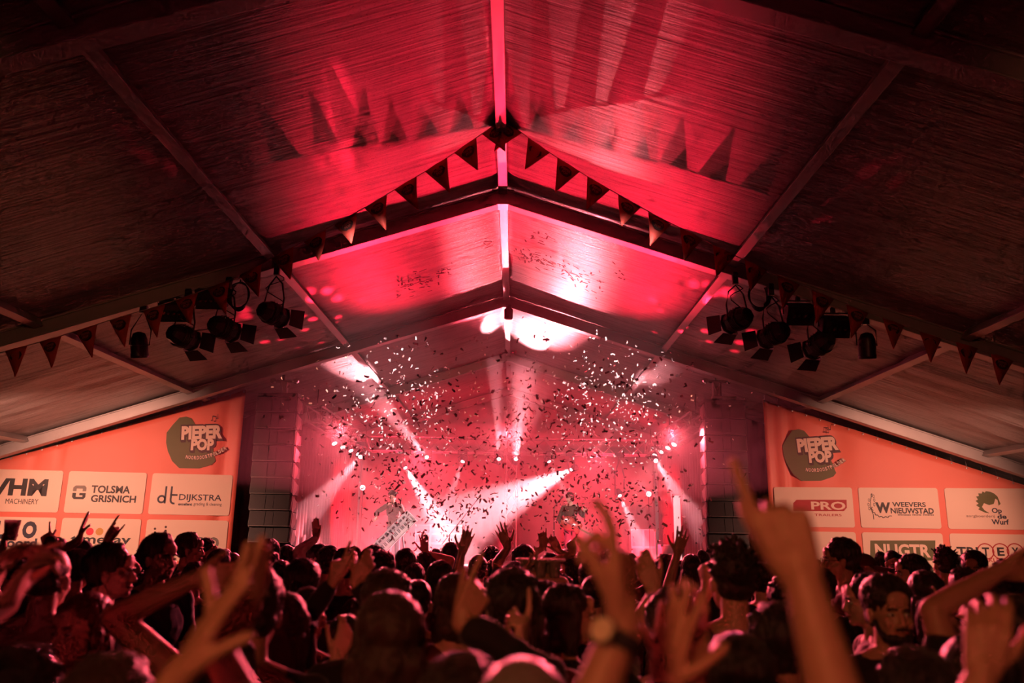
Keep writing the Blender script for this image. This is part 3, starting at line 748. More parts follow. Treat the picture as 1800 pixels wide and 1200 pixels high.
pod('small rounded black lamp hanging outermost in the left-hand row', 245, 606, LD)
pod('small rounded black lamp hanging outermost in the right-hand row', 1524, 607, LD)
def flood(label, px, py, D):
    c = V(at(px, py, D)); hz = zr(c.x)-.02; root = thing('floodlight', label, 'floodlight', (c.x, c.y, hz), 'boxy floodlights above the spotlights'); L = c-root.location
    R = Matrix.Rotation(.5, 3, 'X')
    b = MB(); b.box(L, (.36, .2, .26), R)
    for k in range(6): b.box(L+R @ Vector((-.15+k*.06, .12, 0)), (.012, .06, .22), R)
    h = b.build('housing', BLK, root, bevel=.01)
    MB().box(L+R @ Vector((0, -.105, 0)), (.30, .01, .2), R).build('glass', mat('dark_lens', (.05, .04, .05), .1), root)
    g = MB()
    for k in range(4): g.lathe([(.0, 0), (.028, .004), (.03, .012)], L+R @ Vector((-.1+k*.066, -.118, 0)), R @ Matrix.Rotation(PI/2, 3, 'X'), 10, False)
    g.build('reflector', CHR, root)
    MB().tube([L+Vector((-.2, 0, 0)), L+Vector((-.2, 0, .18)), L+Vector((.2, 0, .18)), L+Vector((.2, 0, 0))], .01, 6).build('yoke', BLK, root)
    MB().bar(L+Vector((0, 0, .17)), (0, 0, .02), .05, .05, (0, 1, 0)).build('clamp', BLK, root)
flood('boxy black floodlight above the spotlights, over the VHM banner side', 308, 546, LD)
flood('boxy black floodlight above the spotlights, beside the coiled cable', 372, 524, LD)
flood('boxy black floodlight above the spotlights on the right, nearer the ridge', 1404, 552, LD)
flood('boxy black floodlight above the spotlights on the right, nearer the eaves', 1466, 574, LD)
def coil(label, px, py, D):
    c = V(at(px, py, D)); hz = zr(c.x); root = thing('cable_coil', label, 'cable', (c.x, c.y, hz), None); L = c-root.location
    for q_ in range(4):
        P = [L+Vector(((.15-.012*q_)*math.cos(a), .02*q_-.03, (.17+.01*q_)*math.sin(a))) for a in [2*PI*k/24 for k in range(25)]]
        mb = MB(); mb.tube(P, .009, 6)
        if q_ == 0: mb.tube([L+Vector((0, 0, .17)), Vector((0, 0, 0))], .009, 6)
        mb.build('cable_loop', CABL, root, smooth=True)
coil('coiled black cable hanging between two spotlights on the left', 420, 520, LD)
coil('coiled black cable hanging beside the right-hand spotlight nearest the ridge', 1334, 520, LD)
# small black box under the ridge of the middle frame
c = V(at(894, 537, 14.95)); t = thing('ridge_lamp', 'small dark box hanging under the roof ridge', 'lamp', (c.x, c.y, zr(0)-.0)); L = c-t.location
MB().lathe([(.07, -.12), (.085, -.1), (.085, .08), (.05, .11), (.05, .16)], (0, 0, -.17), None, 14).build('housing', mat('brown_box', (.12, .06, .06), .6), t, smooth=True)
MB().box((0, 0, -.02), (.1, .06, .05)).build('bracket', BLK, t)
def hoist(label, px, py, D):
    c = V(at(px, py, D)); t = thing('rigging_hoist', label, 'hoist', (c.x, c.y, zr(c.x, .2)), 'hoists above the speaker columns'); L = c-t.location
    b = MB(); b.box(L, (.13, .13, .3)); b.box(L+Vector((.16, 0, -.17)), (.5, .1, .05)); b.build('housing', ALU2, t, bevel=.01)
    b = MB(); b.tube([L+Vector((0, 0, .12)), Vector((0, 0, 0))], .012, 6); b.tube([L+Vector((-.28, 0, .16)), L+Vector((.28, 0, .16))], .03, 10); b.tube([L+Vector((-.06, -.08, .12)), L+Vector((0.02, -.08, -.17)), L+Vector((.07, -.08, .12))], .015, 6); b.build('bracket', ALU2, t)
    b = MB(); b.lathe([(.05, 0), (.06, .03), (.05, .07)], L+Vector((.25, -.05, .16)), Matrix.Rotation(PI/2, 3, 'X'), 12); b.lathe([(.05, 0), (.06, .03), (.05, .07)], L+Vector((-.22, -.05, .16)), Matrix.Rotation(PI/2, 3, 'X'), 12); b.build('wheel', CHR, t)
    b = MB(); b.tube([L+Vector((0, 0, -.1)), Vector((L.x, L.y, 4.66-t.location.z))], .012, 6); b.build('chain', BLK, t)
hoist('metal hoist under the roof above the speaker column on the left', 500, 684, 16.0)
hoist('metal hoist under the roof above the speaker column on the right', 1258, 684, 16.0)

# ------------------------------------------------------------------ moving lights on and under the trusses
HOT = mat('lit_lens', (1, .8, .8), .3, emit=(1, .55, .6), es=12.)
def mover(label, px, py, D, tx, ty, TD, hang=True, r=.055):
    c = V(at(px, py, D)); d = (V(at(tx, ty, TD))-c).normalized(); zz = ZT-.2 if hang else STZ
    root = thing('moving_light', label, 'stage light', (c.x, c.y, zz), 'moving stage lights'); L = c-d*.05-root.location; R = aim(d)
    MB().lathe([(.04, -.22), (.09, -.2), (.105, -.1), (r+.01, .0), (r+.012, .03), (r, .035)], L, R, 18, False).build('head', BLKM, root, smooth=True)
    MB().lathe([(.0, .03), (r*.8, .028), (r, .02)], L, R, 18, False).build('lens', HOT, root)
    s_ = R @ Vector((1, 0, 0)); e = Vector((0, 0, -.10 if hang else .1))
    mb = MB(); mb.tube([L+s_*.13, (L+e)/2+s_*.14, e], .02, 6); mb.tube([L-s_*.13, (L+e)/2-s_*.14, e], .02, 6); mb.tube([L+s_*.13, L-s_*.13], .015, 6); mb.build('yoke', BLKM, root)
    MB().box(e*.5, (.26, .18, .11)).build('base', BLKM, root, bevel=.01)
for k, b_ in enumerate(BEAMS):
    wd = ['whose beam crosses the ceiling towards the keyboard side', 'throwing the narrow upright beam under the ridge', 'throwing the widest upright beam under the ridge', 'whose beam crosses the ceiling towards the guitarist side', 'over the left starburst lamp, beam pointing down', 'left of centre with a short beam slanting down', 'whose bright beam falls beside the tilted keyboard', 'right of centre with a short beam', 'throwing the broad white beam across the band', 'over the right starburst lamp, beam pointing down', 'low beside the right starburst, beam pointing down', ''][k]
    mover('small black moving stage light '+wd, *b_[:6])
def burst(label, px, py, D):
    c = V(at(px, py, D)); t = thing('starburst_lamp', label, 'stage light', (c.x, c.y, STZ), 'starburst effect lamps'); L = c-t.location
    MB().ell(L, (.07, .07, .07)).build('head', BLKM, t, smooth=True); g = MB()
    for k in range(9):
        a = k*.7; g.ell(L+Vector((.055*math.cos(a), -.04, .055*math.sin(a))), (.014, .014, .014), None, 8, 6)
    g.ell(L+Vector((0, -.07, 0)), (.025, .02, .025)); g.build('lens', HOT, t)
    MB().tube([L, (0, 0, .02)], .010, 8).build('pole', BLKM, t); MB().lathe([(.2, 0), (.2, .02), (.04, .04)], (0, 0, 0), None, 16).build('base', BLKM, t)
burst('starburst effect lamp on a pole throwing thin red rays, keyboard side', 638, 857, 22.1)
burst('starburst effect lamp on a pole throwing thin red rays, guitarist side', 1140, 868, 22.1)
for sx, pts in ((-1, ((587, 777), (602, 784), (616, 790), (628, 796))), (1, ((1186, 779), (1175, 785), (1163, 792), (1152, 798)))):
    for k, (x, y) in enumerate(pts):
        D = 19.0+k*1.0; c = V(at(x, y, D)); t = thing('side_lamp', 'small bright lamp under the side truss on the %s side, %s from the front' % ('keyboard' if sx < 0 else 'guitarist', ['first', 'second', 'third', 'fourth'][k]), 'stage light', (c.x, c.y, ZT-.18), 'small lamps under the side trusses'); L = c-t.location
        R = aim((-sx*.5, -.5, -.8)); MB().lathe([(.04, -.14), (.06, -.1), (.065, .05)], L, R, 14, False).build('housing', BLKM, t, smooth=True)
        MB().lathe([(0, .03), (.055, .03), (.06, .04)], L, R, 14, False).build('lens', HOT, t)
        MB().tube([L, (0, 0, 0)], .012, 6).build('hanger', BLKM, t)
        spot('side_lamp_light', c+V(R @ Vector((0, 0, .06))), c+V(R @ Vector((0, 0, 3))), PINK, 250*K, 40, .6, .05)
# ------------------------------------------------------------------ people
def fuse(mb, vox, smooth=2, name='m'):
    """one continuous closed surface out of overlapping rounded volumes"""
    me = mb.mesh(name); o = bpy.data.objects.new(name, me); COL.objects.link(o)
    r = o.modifiers.new('r', 'REMESH'); r.mode = 'VOXEL'; r.voxel_size = vox; r.use_smooth_shade = True
    if smooth:
        s = o.modifiers.new('s', 'SMOOTH'); s.factor = .5; s.iterations = smooth
    dg = bpy.context.evaluated_depsgraph_get()
    out = bpy.data.meshes.new_from_object(o.evaluated_get(dg)); out.name = name
    bpy.data.objects.remove(o); bpy.data.meshes.remove(me); return out
def ruffle(me, amp, fr, seed=0, stretch=(1, 1, 1)):
    n = len(me.vertices); co = np.empty(n*3, 'f'); no = np.empty(n*3, 'f')
    me.vertices.foreach_get('co', co); me.vertex_normals.foreach_get('vector', no)
    co = co.reshape(-1, 3); no = no.reshape(-1, 3)
    for i in range(n):
        p = Vector((co[i, 0]*fr*stretch[0]+seed*7.1, co[i, 1]*fr*stretch[1], co[i, 2]*fr*stretch[2]))
        co[i] += no[i]*amp*(noise.noise(p)+.5*noise.noise(p*2.1))
    me.vertices.foreach_set('co', co.ravel()); me.update()
def skinm(name, c): return mat('skin_'+name, c, .48, bump=((40, 40, 40), .08, .002, .08))
SKIN = [skinm('fair', (.62, .36, .26)), skinm('tan', (.50, .27, .18)), skinm('light', (.68, .42, .32))]
HAIRC = {'dark': (.014, .008, .006), 'brown': (.045, .024, .014), 'black': (.010, .008, .008), 'blond': (.32, .19, .09), 'red': (.15, .05, .025), 'grey': (.2, .18, .17)}
HM = {k: mat('hair_'+k, c, .38, sheen=.15, bump=((110, 110, 9), .9, .012, .45)) for k, c in HAIRC.items()}
CL = {'black': (.012, .011, .013), 'charcoal': (.035, .033, .036), 'beige': (.42, .30, .22), 'white': (.72, .66, .62), 'red': (.30, .03, .04), 'navy': (.02, .025, .05), 'grey': (.16, .15, .15), 'maroon': (.10, .015, .02), 'brown': (.10, .055, .035), 'pink': (.55, .25, .27)}
CLM = {k: mat('cloth_'+k, c, .85, sheen=.3, bump=((9, 9, 5), .35, .03, .15)) for k, c in CL.items()}
DEN = mat('denim', (.03, .04, .07), .85)
EYE = mat('eye_white', (.7, .66, .62), .25); IRI = mat('iris', (.03, .02, .015), .2); LIP = mat('lips', (.45, .13, .11), .5)
FING = {'open': ((.05, .12, .08), (.05, .08, .05), (.05, .1, .06), (.08, .12, .08), .28, .9),
        'flat': ((.05, .1, .05), (.04, .08, .05), (.05, .1, .05), (.06, .1, .06), .05, .45),
        'relax': ((.35, .5, .35), (.5, .6, .4), (.6, .7, .45), (.6, .7, .45), .14, .7),
        'claw': ((.15, .5, .4), (.6, .9, .6), (.75, .9, .6), (.5, .5, .3), .22, .8),
        'fist': ((1.35, 1.6, .9), (1.4, 1.65, .9), (1.4, 1.65, .9), (1.4, 1.6, .9), .02, .2),
        'point': ((.05, .08, .05), (1.3, 1.5, .8), (1.4, 1.6, .9), (1.4, 1.6, .9), .05, .3),
        'peace': ((.05, .08, .05), (.05, .08, .05), (1.4, 1.6, .9), (1.4, 1.6, .9), .26, .3),
        'horns': ((.05, .08, .05), (1.4, 1.6, .9), (1.4, 1.6, .9), (.1, .15, .1), .12, .3),
        'hook': ((.12, .35, .30), (.95, 1.3, .7), (1.1, 1.35, .7), (1.2, 1.35, .7), .05, .45),
        'grip': ((.9, 1.1, .5), (.95, 1.1, .5), (1., 1.1, .5), (1.05, 1.1, .5), .04, .6)}
def hand(mb, W, d, nrm, side, pose, s=1.):
    """palm, four jointed fingers and a thumb leaving the side of the palm; side +1 right, -1 left"""
    d = d.normalized(); nrm = (nrm-d*nrm.dot(d)).normalized(); l = d.cross(nrm)*side
    K_ = [W+d*a*s+l*b*s for a, b in ((.090, .031), (.095, .0105), (.090, -.0105), (.080, -.030))]
    B_ = [W+d*.012*s+l*b*s for b in (.017, .006, -.006, -.017)]
    for k in range(4): mb.cap(B_[k], K_[k], .0155*s, .0120*s, 10)
    mb.ell(W+d*.045*s, (.034*s, .052*s, .015*s), Matrix((l, d, nrm)).transposed(), 14, 10)
    mb.ell(W+d*.034*s+l*.020*s+nrm*.008*s, (.017*s, .032*s, .014*s), Matrix((l, d, nrm)).transposed(), 12, 8)
    P = FING[pose]; LN = ((.044, .026, .021), (.049, .030, .022), (.045, .028, .022), (.035, .021, .019)); RD = (.0098, .0100, .0094, .0084)
    for k in range(4):
        spread = P[4]*(1.2-.8*k)*.8; fd = (d+l*math.tan(spread)*.6).normalized(); p = K_[k]; ang = 0; ax = nrm.cross(fd) if False else fd.cross(nrm)
        r = RD[k]*s
        for j in range(3):
            ang += P[k][j]; v = (fd*math.cos(ang)+nrm*math.sin(ang)); q = p+v*LN[k][j]*s
            mb.cap(p, q, r, r*.93, 10); p = q; r *= .92
    o = P[5]; p = W+d*.030*s+l*.026*s+nrm*.004*s
    for j, (ln, rr) in enumerate(((.044, .0135), (.033, .0112), (.026, .0100))):
        a = o*(1-.22*j); v = (d*math.cos(a)+l*math.sin(a)*.9+nrm*(.30+.25*j)*(1.25-o*.5)).normalized(); q = p+v*ln*s
        mb.cap(p, q, rr*s, rr*.92*s, 10); p = q
HC = Vector((0, .025, 1.665))
def head_parts(mb, R, c, fem=False):
    def E(p, r, n=16, m=10): mb.ell(c+R @ Vector(p), r, R, n, m)
    E((0, -.018, .032), (.075, .097, .092), 24, 16); E((0, .020, -.035), (.062, .074, .080), 20, 14)
    E((0, .066, -.094), (.024, .022, .018)); E((0, .035, -.075), (.050, .052, .035))
    for x in (-1, 1):
        E((x*.036, .066, -.028), (.022, .020, .024)); E((x*.077, -.006, -.012), (.009, .019, .031)); E((x*.078, -.010, .006), (.011, .016, .012))
        E((x*.026, .079, .024), (.022, .014, .008)); E((x*.0115, .098, -.037), (.0085, .011, .008))
    mb.cap(c+R @ Vector((0, .088, .012)), c+R @ Vector((0, .106, -.032)), .008, .0115, 10)
    E((0, .0835, -.060), (.021, .013, .0062)); E((0, .0815, -.071), (.018, .013, .0068)); E((0, .079, .055), (.045, .018, .035))
def ik(S, W, la, lb, pole):
    d = W-S; L = d.length; mx = (la+lb)*.985
    if L > mx: W = S+d*(mx/L); d = W-S; L = mx
    u = d.normalized(); a = (la*la-lb*lb+L*L)/(2*L); h = math.sqrt(max(0, la*la-a*a))
    p = (pole-u*pole.dot(u)).normalized()
    return S+u*a+p*h, W
CACHE = {}
def figure(key, arms=(None, None), head=(0, 0), bulk=1., fem=False, sleeve='short', vox=.0075, lean=0., seat=False):
    """meshes of body, shirt and trousers in local coordinates: facing +y, feet at 0, 1.79 m tall
    arms: for left and right None (hanging) or dict(w=wrist, pole=, pose=, d=hand direction, n=palm normal)"""
    if key in CACHE: return CACHE[key]
    b = MB(); sh = MB(); tr = MB(); sw = .185*bulk*(.92 if fem else 1)
    Rl = Matrix.Rotation(-lean, 3, 'X'); piv = Vector((0, 0, .98))
    def U(p): return piv+Rl @ (Vector(p)-piv)
    c = U(HC); Rh = Matrix.Rotation(head[0], 3, 'Z') @ Matrix.Rotation(head[1]-lean, 3, 'X')
    head_parts(b, Rh, c, fem)
    b.cap(U((0, -.015, 1.46)), c+Rh @ Vector((0, -.028, -.05)), .060*(.9 if fem else 1), .053*(.9 if fem else 1), 14)
    T = [('e', (0, 0, .95), (.165*bulk, .115, .12)), ('e', (0, 0, 1.13), (.142*bulk, .10, .14)), ('e', (0, .01, 1.30), (.170*bulk, .112, .17)), ('e', (0, -.005, 1.40), (.165*bulk, .085, .09))]
    for _, p, r in T: b.ell(U(p), r, Rl, 18, 12)
    if fem:
        for x in (-1, 1): b.ell(U((x*.075, .09, 1.29)), (.06, .055, .06)); sh.ell(U((x*.075, .095, 1.29)), (.07, .062, .07))
    for x in (-1, 1): b.cap(U((x*.02, -.015, 1.50)), U((x*sw*.86, 0, 1.435)), .050, .052)
    for x in (-1, 1): sh.cap(U((x*.055, -.015, 1.475)), U((x*sw*.9, 0, 1.435)), .050, .062)
    for _, p, r in T: sh.ell(U(p), (r[0]+.016, r[1]+.018, r[2]+.008), Rl, 18, 12)
    sh.ell(U((0, 0, .93)), (.19*bulk, .135, .10)); sh.ell(U((0, 0, 1.04)), (.172*bulk, .128, .14))
    tr.ell((0, 0, .93), (.178*bulk, .125, .12))
    for x in (-1, 1):
        h, k_, a = Vector((x*.095, 0, .90)), Vector((x*.11, .02, .50)), Vector((x*.115, -.02, .09))
        b.cap(h, k_, .085*bulk, .055); b.cap(k_, a, .054, .037); b.cap(a+Vector((0, -.02, -.035)), a+Vector((x*.02, .15, -.055)), .04, .03)
        tr.cap(h, k_, .098*bulk, .072); tr.cap(k_, a, .072, .062)
    wr = {}
    for s_, A in ((-1, arms[0]), (1, arms[1])):
        S = U((s_*sw, 0, 1.43))
        if A is None: A = dict(w=(s_*(.27*bulk), .10, .90), pole=(s_*.4, -1, 0), pose='relax', d=(0, .2, -1), n=(-s_, .2, 0))
        Wt = Vector(A['w']); up = Wt.z > 1.5
        if up: S = S+Vector((-s_*.01, 0, .035))
        Rr = 1.
        Ej, Wj = ik(S, Wt, .30, .265, Vector(A.get('pole', (s_*1., .35, -.5))))
        d = Vector(A['d']) if 'd' in A else (Wj-Ej); n = Vector(A.get('n', (0, 1, 0)))
        b.cap(S, Ej, .055*bulk**.5, .040); b.cap(Ej, Ej+(Wj-Ej)*.35, .041, .039); b.cap(Ej+(Wj-Ej)*.3, Wj, .040, .027); b.cap(Wj, Wj+d.normalized()*.02, .026, .024)
        hand(b, Wj, d, n, s_, A['pose'])
        sl = A.get('sleeve', sleeve)
        if sl == 'short': sh.cap(S, S+(Ej-S)*.62, .070, .060)
        elif sl == 'long': sh.cap(S, Ej, .070, .056); sh.cap(Ej, Ej+(Wj-Ej)*.85, .055, .043)
        elif sl == 'none': sh.cap(S, S+(Ej-S)*.05, .058, .055)
        wr[s_] = (Wj, d.normalized(), n, Ej)
    body = fuse(b, vox, 2, 'body'); shirt = fuse(sh, .012, 3, 'shirt'); ruffle(shirt, .010, 9, rnd.random()*9, (1, 1, 1.6)); trou = fuse(tr, .02, 2, 'trousers')
    CACHE[key] = (body, shirt, trou, c, Rh, wr); return CACHE[key]
HAIRS = {}
def hair_mesh(kind, seed=0):
    k = (kind, seed)
    if k in HAIRS: return HAIRS[k]
    r = random.Random(seed*13+5); mb = MB(); E = lambda p, q: mb.ell(p, q, None, 20, 14)
    vx = .007
    if kind in ('short', 'crop', 'bald'):
        t = {'short': .015, 'crop': .006, 'bald': .003}[kind]
        E((0, -.034, .054), (.077+t, .096+t, .080+t*1.1)); E((0, -.052, -.012), (.066+t, .055+t*.6, .055))
        if kind == 'short':
            for k_ in range(26):
                a = r.uniform(0, 2*PI); e = r.uniform(.35, 1.4)
                if math.sin(a)*math.cos(e) > .25 and e < 1.0: continue
                E((.078*math.cos(a)*math.cos(e), -.02+.095*math.sin(a)*math.cos(e), .056+.084*math.sin(e)), (.024, .024, .016))
    if kind in ('curly', 'spiky'):
        E((0, -.034, .056), (.088, .100, .090)); E((0, -.055, -.012), (.076, .056, .055))
        for k_ in range(150 if kind == 'curly' else 110):
            a = r.uniform(0, 2*PI); e = r.uniform(-.25, 1.5); u = Vector((math.cos(a)*math.cos(e), math.sin(a)*math.cos(e), math.sin(e)))
            if u.y > .2 and u.z < .66: continue
            p = Vector((.096*u.x, -.026+.110*u.y, .045+.106*u.z)); q = r.uniform(.012, .020)
            if kind == 'curly': E2 = mb.ell(p, (q, q, q), None, 8, 6)
            else: mb.cap(p-u*.01, p+u*r.uniform(.012, .034)+Vector((r.uniform(-.01, .01), r.uniform(-.01, .01), .006)), .012, .004, 6)
        vx = .0065
    if kind in ('long', 'bob', 'pony', 'bun', 'straight'):
        E((0, -.036, .056), (.089, .104, .090)); E((0, -.058, -.03), (.086, .060, .085))
        for x in (-1, 1): mb.cap((x*.070, -.01, .04), (x*.078, -.02, -.09), .028, .022)
    if kind in ('long', 'straight'):
        L_ = -.34 if kind == 'long' else -.42
        mb.cap((0, -.075, -.03), (0, -.105, L_), .075, .055); mb.cap((-.055, -.06, -.03), (-.085, -.075, L_+.05), .048, .030); mb.cap((.055, -.06, -.03), (.085, -.075, L_+.03), .048, .030)
        for k_ in range(14):
            x = r.uniform(-.12, .12); mb.cap((x*.7, -.10, -.02), (x+r.uniform(-.02, .02), -.115, L_+r.uniform(-.05, .05)), .017, .009, 8)
    if kind == 'bob': mb.cap((-.05, -.05, -.05), (-.068, -.035, -.12), .045, .034); mb.cap((.05, -.05, -.05), (.068, -.035, -.12), .045, .034); mb.cap((-.03, -.09, -.08), (.03, -.09, -.10), .042, .04)
    if kind == 'pony': mb.cap((0, -.12, .05), (0, -.15, .0), .030, .034); mb.cap((0, -.15, .0), (0, -.145, -.20), .034, .014)
    if kind == 'bun': E((0, -.10, .115), (.045, .045, .042))
    me = fuse(mb, vx, 1, 'hair')
    st = (1, 1, .28) if kind in ('long', 'straight', 'bob', 'pony', 'bun', 'short') else (1, 1, 1)
    amp = {'bald': .0008, 'crop': .0015, 'curly': .004, 'spiky': .004}.get(kind, .006); ruffle(me, amp, 75 if kind != 'long' else 60, seed, st)
    HAIRS[k] = me; return me
def cap_mesh(back=False):
    k = ('cap', back)
    if k in HAIRS: return HAIRS[k]
    mb = MB(); prof = [(.088*math.cos(a), .10*math.sin(a)) for a in [q*PI/2/8 for q in range(9)]]
    n = 24; v = [Vector((r*math.cos(2*PI*i/n), r*1.17*math.sin(2*PI*i/n)-.022, z+.045)) for r, z in prof for i in range(n)]
    f = [(j*n+i, j*n+(i+1) % n, (j+1)*n+(i+1) % n, (j+1)*n+i) for j in range(8) for i in range(n)]; mb.add(v, f)
    sg = -1 if back else 1; v = []
    for j in range(5):
        for i in range(9):
            a = PI/2+(i-4)/4*.85; rr = 1+.16*j; v.append(Vector((.088*rr*math.cos(a)*(1-.02*j), sg*(.103*rr*math.sin(a)+(.02*j if j else 0))-.022, .047-.004*j-.10*((i-4)/4)**2*.12*j)))
    mb.add(v, [(j*9+i, j*9+i+1, (j+1)*9+i+1, (j+1)*9+i) for j in range(4) for i in range(8)]); mb.ell((0, -.022, .145), (.009, .009, .006), None, 8, 6)
    me = mb.mesh('cap'); me.shade_smooth(); HAIRS[k] = me; return me
NPER = [0]
def instance(me, name, m, parent, mtx=None):
    """linked copy of a shared mesh with its own material"""
    o = bpy.data.objects.new(name, me); COL.objects.link(o); o.parent = parent
    if not me.materials: me.materials.append(m)
    o.material_slots[0].link = 'OBJECT'; o.material_slots[0].material = m
    if mtx is not None: o.matrix_basis = mtx
    if name in ('shirt', 'cap', 'hood'):
        so = None
    return o
def person(label, P, s, rz, fig, hair=('short', 0, 'dark'), shirt='black', skin=0, face=False, cap=None, group=None, beard=False, glasses=False, smile=False):
    body, shm, trm, c, Rh, wr = fig
    root = thing('person', label, 'person', (P[0], P[1], 0), group or 'concert crowd'); root.rotation_euler.z = rz; root.scale = (s, s, s)
    instance(body, 'body', SKIN[skin], root); instance(shm, 'shirt', CLM[shirt], root); instance(trm, 'trousers', DEN, root)
    T = Rh.to_4x4(); T.translation = c
    hk, hs, hc = hair
    if hk: instance(hair_mesh(hk, hs), 'hair', HM[hc], root, T)
    if cap: o = instance(cap_mesh(cap[1]), 'cap', CLM[cap[0]], root, T)
    if face:
        for x in (-1, 1):
            e = MB(); e.ell((x*.031, .077, .001), (.0135, .012, .0085), None, 14, 10); eo = instance(e.mesh('eye'), 'eye', EYE, root, T)
            i = MB(); i.ell((x*.031, .0878, .001), (.0058, .0025, .0058), None, 12, 6); instance(i.mesh('iris'), 'iris', IRI, eo)
            w_ = MB(); w_.tube([(x*.012, .093, .020), (x*.030, .094, .026), (x*.048, .084, .020)], .0035, 6); instance(w_.mesh('eyebrow'), 'eyebrow', HM[hc], root, T)
        l = MB(); sm = .004 if smile else 0
        l.tube([(-.026, .083, -.064+sm), (-.012, .0935, -.064), (0, .0965, -.063), (.012, .0935, -.064), (.026, .083, -.064+sm)], .0042, 8); instance(l.mesh('lips'), 'lips', LIP, root, T)
        if beard:
            bd = MB(); bd.ell((0, .050, -.088), (.052, .046, .034)); bd.cap((-.024, .093, -.052), (.024, .093, -.052), .006)
            for x in (-1, 1): bd.cap((x*.062, .01, -.035), (x*.048, .045, -.085), .015)
            me = fuse(bd, .006, 1, 'beard'); ruffle(me, .003, 90, 2); instance(me, 'beard', HM['dark'], root, T)
        if glasses:
            g = MB()
            for x in (-1, 1):
                g.tube([(x*.031+.024*math.cos(a), .103, .001+.018*math.sin(a)) for a in [2*PI*k/16 for k in range(17)]], .0018, 6); g.tube([(x*.055, .102, .003), (x*.078, .0, .003)], .0018, 6)
            g.tube([(-.008, .104, .003), (.008, .104, .003)], .0018, 6); instance(g.mesh('glasses'), 'glasses', BLK, root, T)
    NPER[0] += 1
    return root
# ------------------------------------------------------------------ the crowd
def place(x, yt, w, sc=None, D=None, hw=.178):
    """stand a person so that the top of the head meets the photo's pixel and the head has its width"""
    D = D or hw/w*F
    lo, hi = .90, 1.115
    for _ in range(40):
        z = at(x, yt, D)[2]; s = z/1.805
        if s < lo: D *= .97
        elif s > hi and at(x, yt, 50)[2] < 1.9: D *= 1.03
        else: break
    s = min(hi, max(lo, s)); p = at(x, yt, D); return p, s, D
def arm(P, s, rz, D, wrist, tip, pose, n=None, pole=None, sleeve=None, dD=0., tipD=0.):
    Wd = V(at(*wrist, D+dD)); Td = V(at(*tip, D+dD+tipD)); R = Matrix.Rotation(-rz, 3, 'Z'); o = Vector((P[0], P[1], 0))
    A = dict(w=R @ ((Wd-o)/s), d=R @ (Td-Wd), pose=pose, n=R @ Vector(n or (0, 1, 0)))
    if pole: A['pole'] = R @ Vector(pole)
    if sleeve: A['sleeve'] = sleeve
    return A
GEN = {}
def generic(k):
    if k in GEN: return GEN[k]
    D_ = dict(
        a=dict(), b=dict(bulk=1.08, head=(.25, .05)), c=dict(bulk=.92, fem=True, head=(-.2, .08)), d=dict(bulk=1.0, head=(-.35, 0), sleeve='long'),
        e=dict(bulk=.9, fem=True, head=(.1, .12), sleeve='none'), f=dict(bulk=1.12, head=(.05, -.05)),
        g=dict(head=(0, .1), arms=(dict(w=(-.10, .34, 1.42), pole=(-1, 0, -1), pose='flat', d=(.35, .4, 1), n=(1, 0, 0)), dict(w=(.10, .34, 1.42), pole=(1, 0, -1), pose='flat', d=(-.35, .4, 1), n=(-1, 0, 0)))),
        h=dict(head=(.1, .15), arms=(None, dict(w=(.30, .12, 1.88), pole=(1, .2, -.4), pose='open', n=(0, 1, 0)))))
    GEN[k] = figure('gen_'+k, **D_[k]); return GEN[k]
USED = {}; SPOTS = []
LAND = [(0, 'below the VHM logo'), (115, 'below the TOLSMA GRISNICH logo'), (265, 'below the DIJKSTRA logo'), (420, 'below the left speaker column'), (535, 'below the left starburst lamp'), (640, 'below the tilted keyboard'), (730, 'below the white amplifier cases'), (820, 'below the open hands at the middle'), (920, 'by the raised tray of cups'), (990, 'below the guitarist'), (1060, 'just behind the watch-wearing arm'), (1140, 'by the spread hand near the right speakers'), (1230, 'below the right speaker column'), (1340, 'behind the big raised arm'), (1460, 'below the red PRO logo'), (1530, 'below the NUGTR logo'), (1640, 'below the TRITEX circles'), (1740, 'below the Op de Wurf logo')]
HN = {'short': 'short %s hair', 'crop': 'close-cropped %s hair', 'bald': 'a shaved head', 'curly': 'curly %s hair', 'spiky': 'tousled %s hair', 'long': 'long %s hair', 'straight': 'long straight %s hair', 'bob': 'bobbed %s hair', 'pony': '%s hair in a ponytail', 'bun': '%s hair in a bun', None: 'a cap'}
ORDW = ['', 'second ', 'third ', 'fourth ', 'fifth ', 'sixth ', 'seventh ']
def autolabel(x, D, hair, shirt, cap):
    lm = [t for a, t in LAND if a <= max(x, 0)][-1]
    row = 'front' if D < 3 else 'near' if D < 4.6 else 'middle' if D < 7 else 'far' if D < 10 else 'farthest'
    hn = HN[hair[0]] % hair[2] if hair[0] and '%s' in HN[hair[0]] else HN[hair[0]]
    if cap: hn = 'a %s cap' % cap[0]
    base = 'person with %s, %s row, %s' % (hn, row, lm); n = USED.get(base, 0); USED[base] = n+1
    return (ORDW[min(n, 6)]+base) if n else base
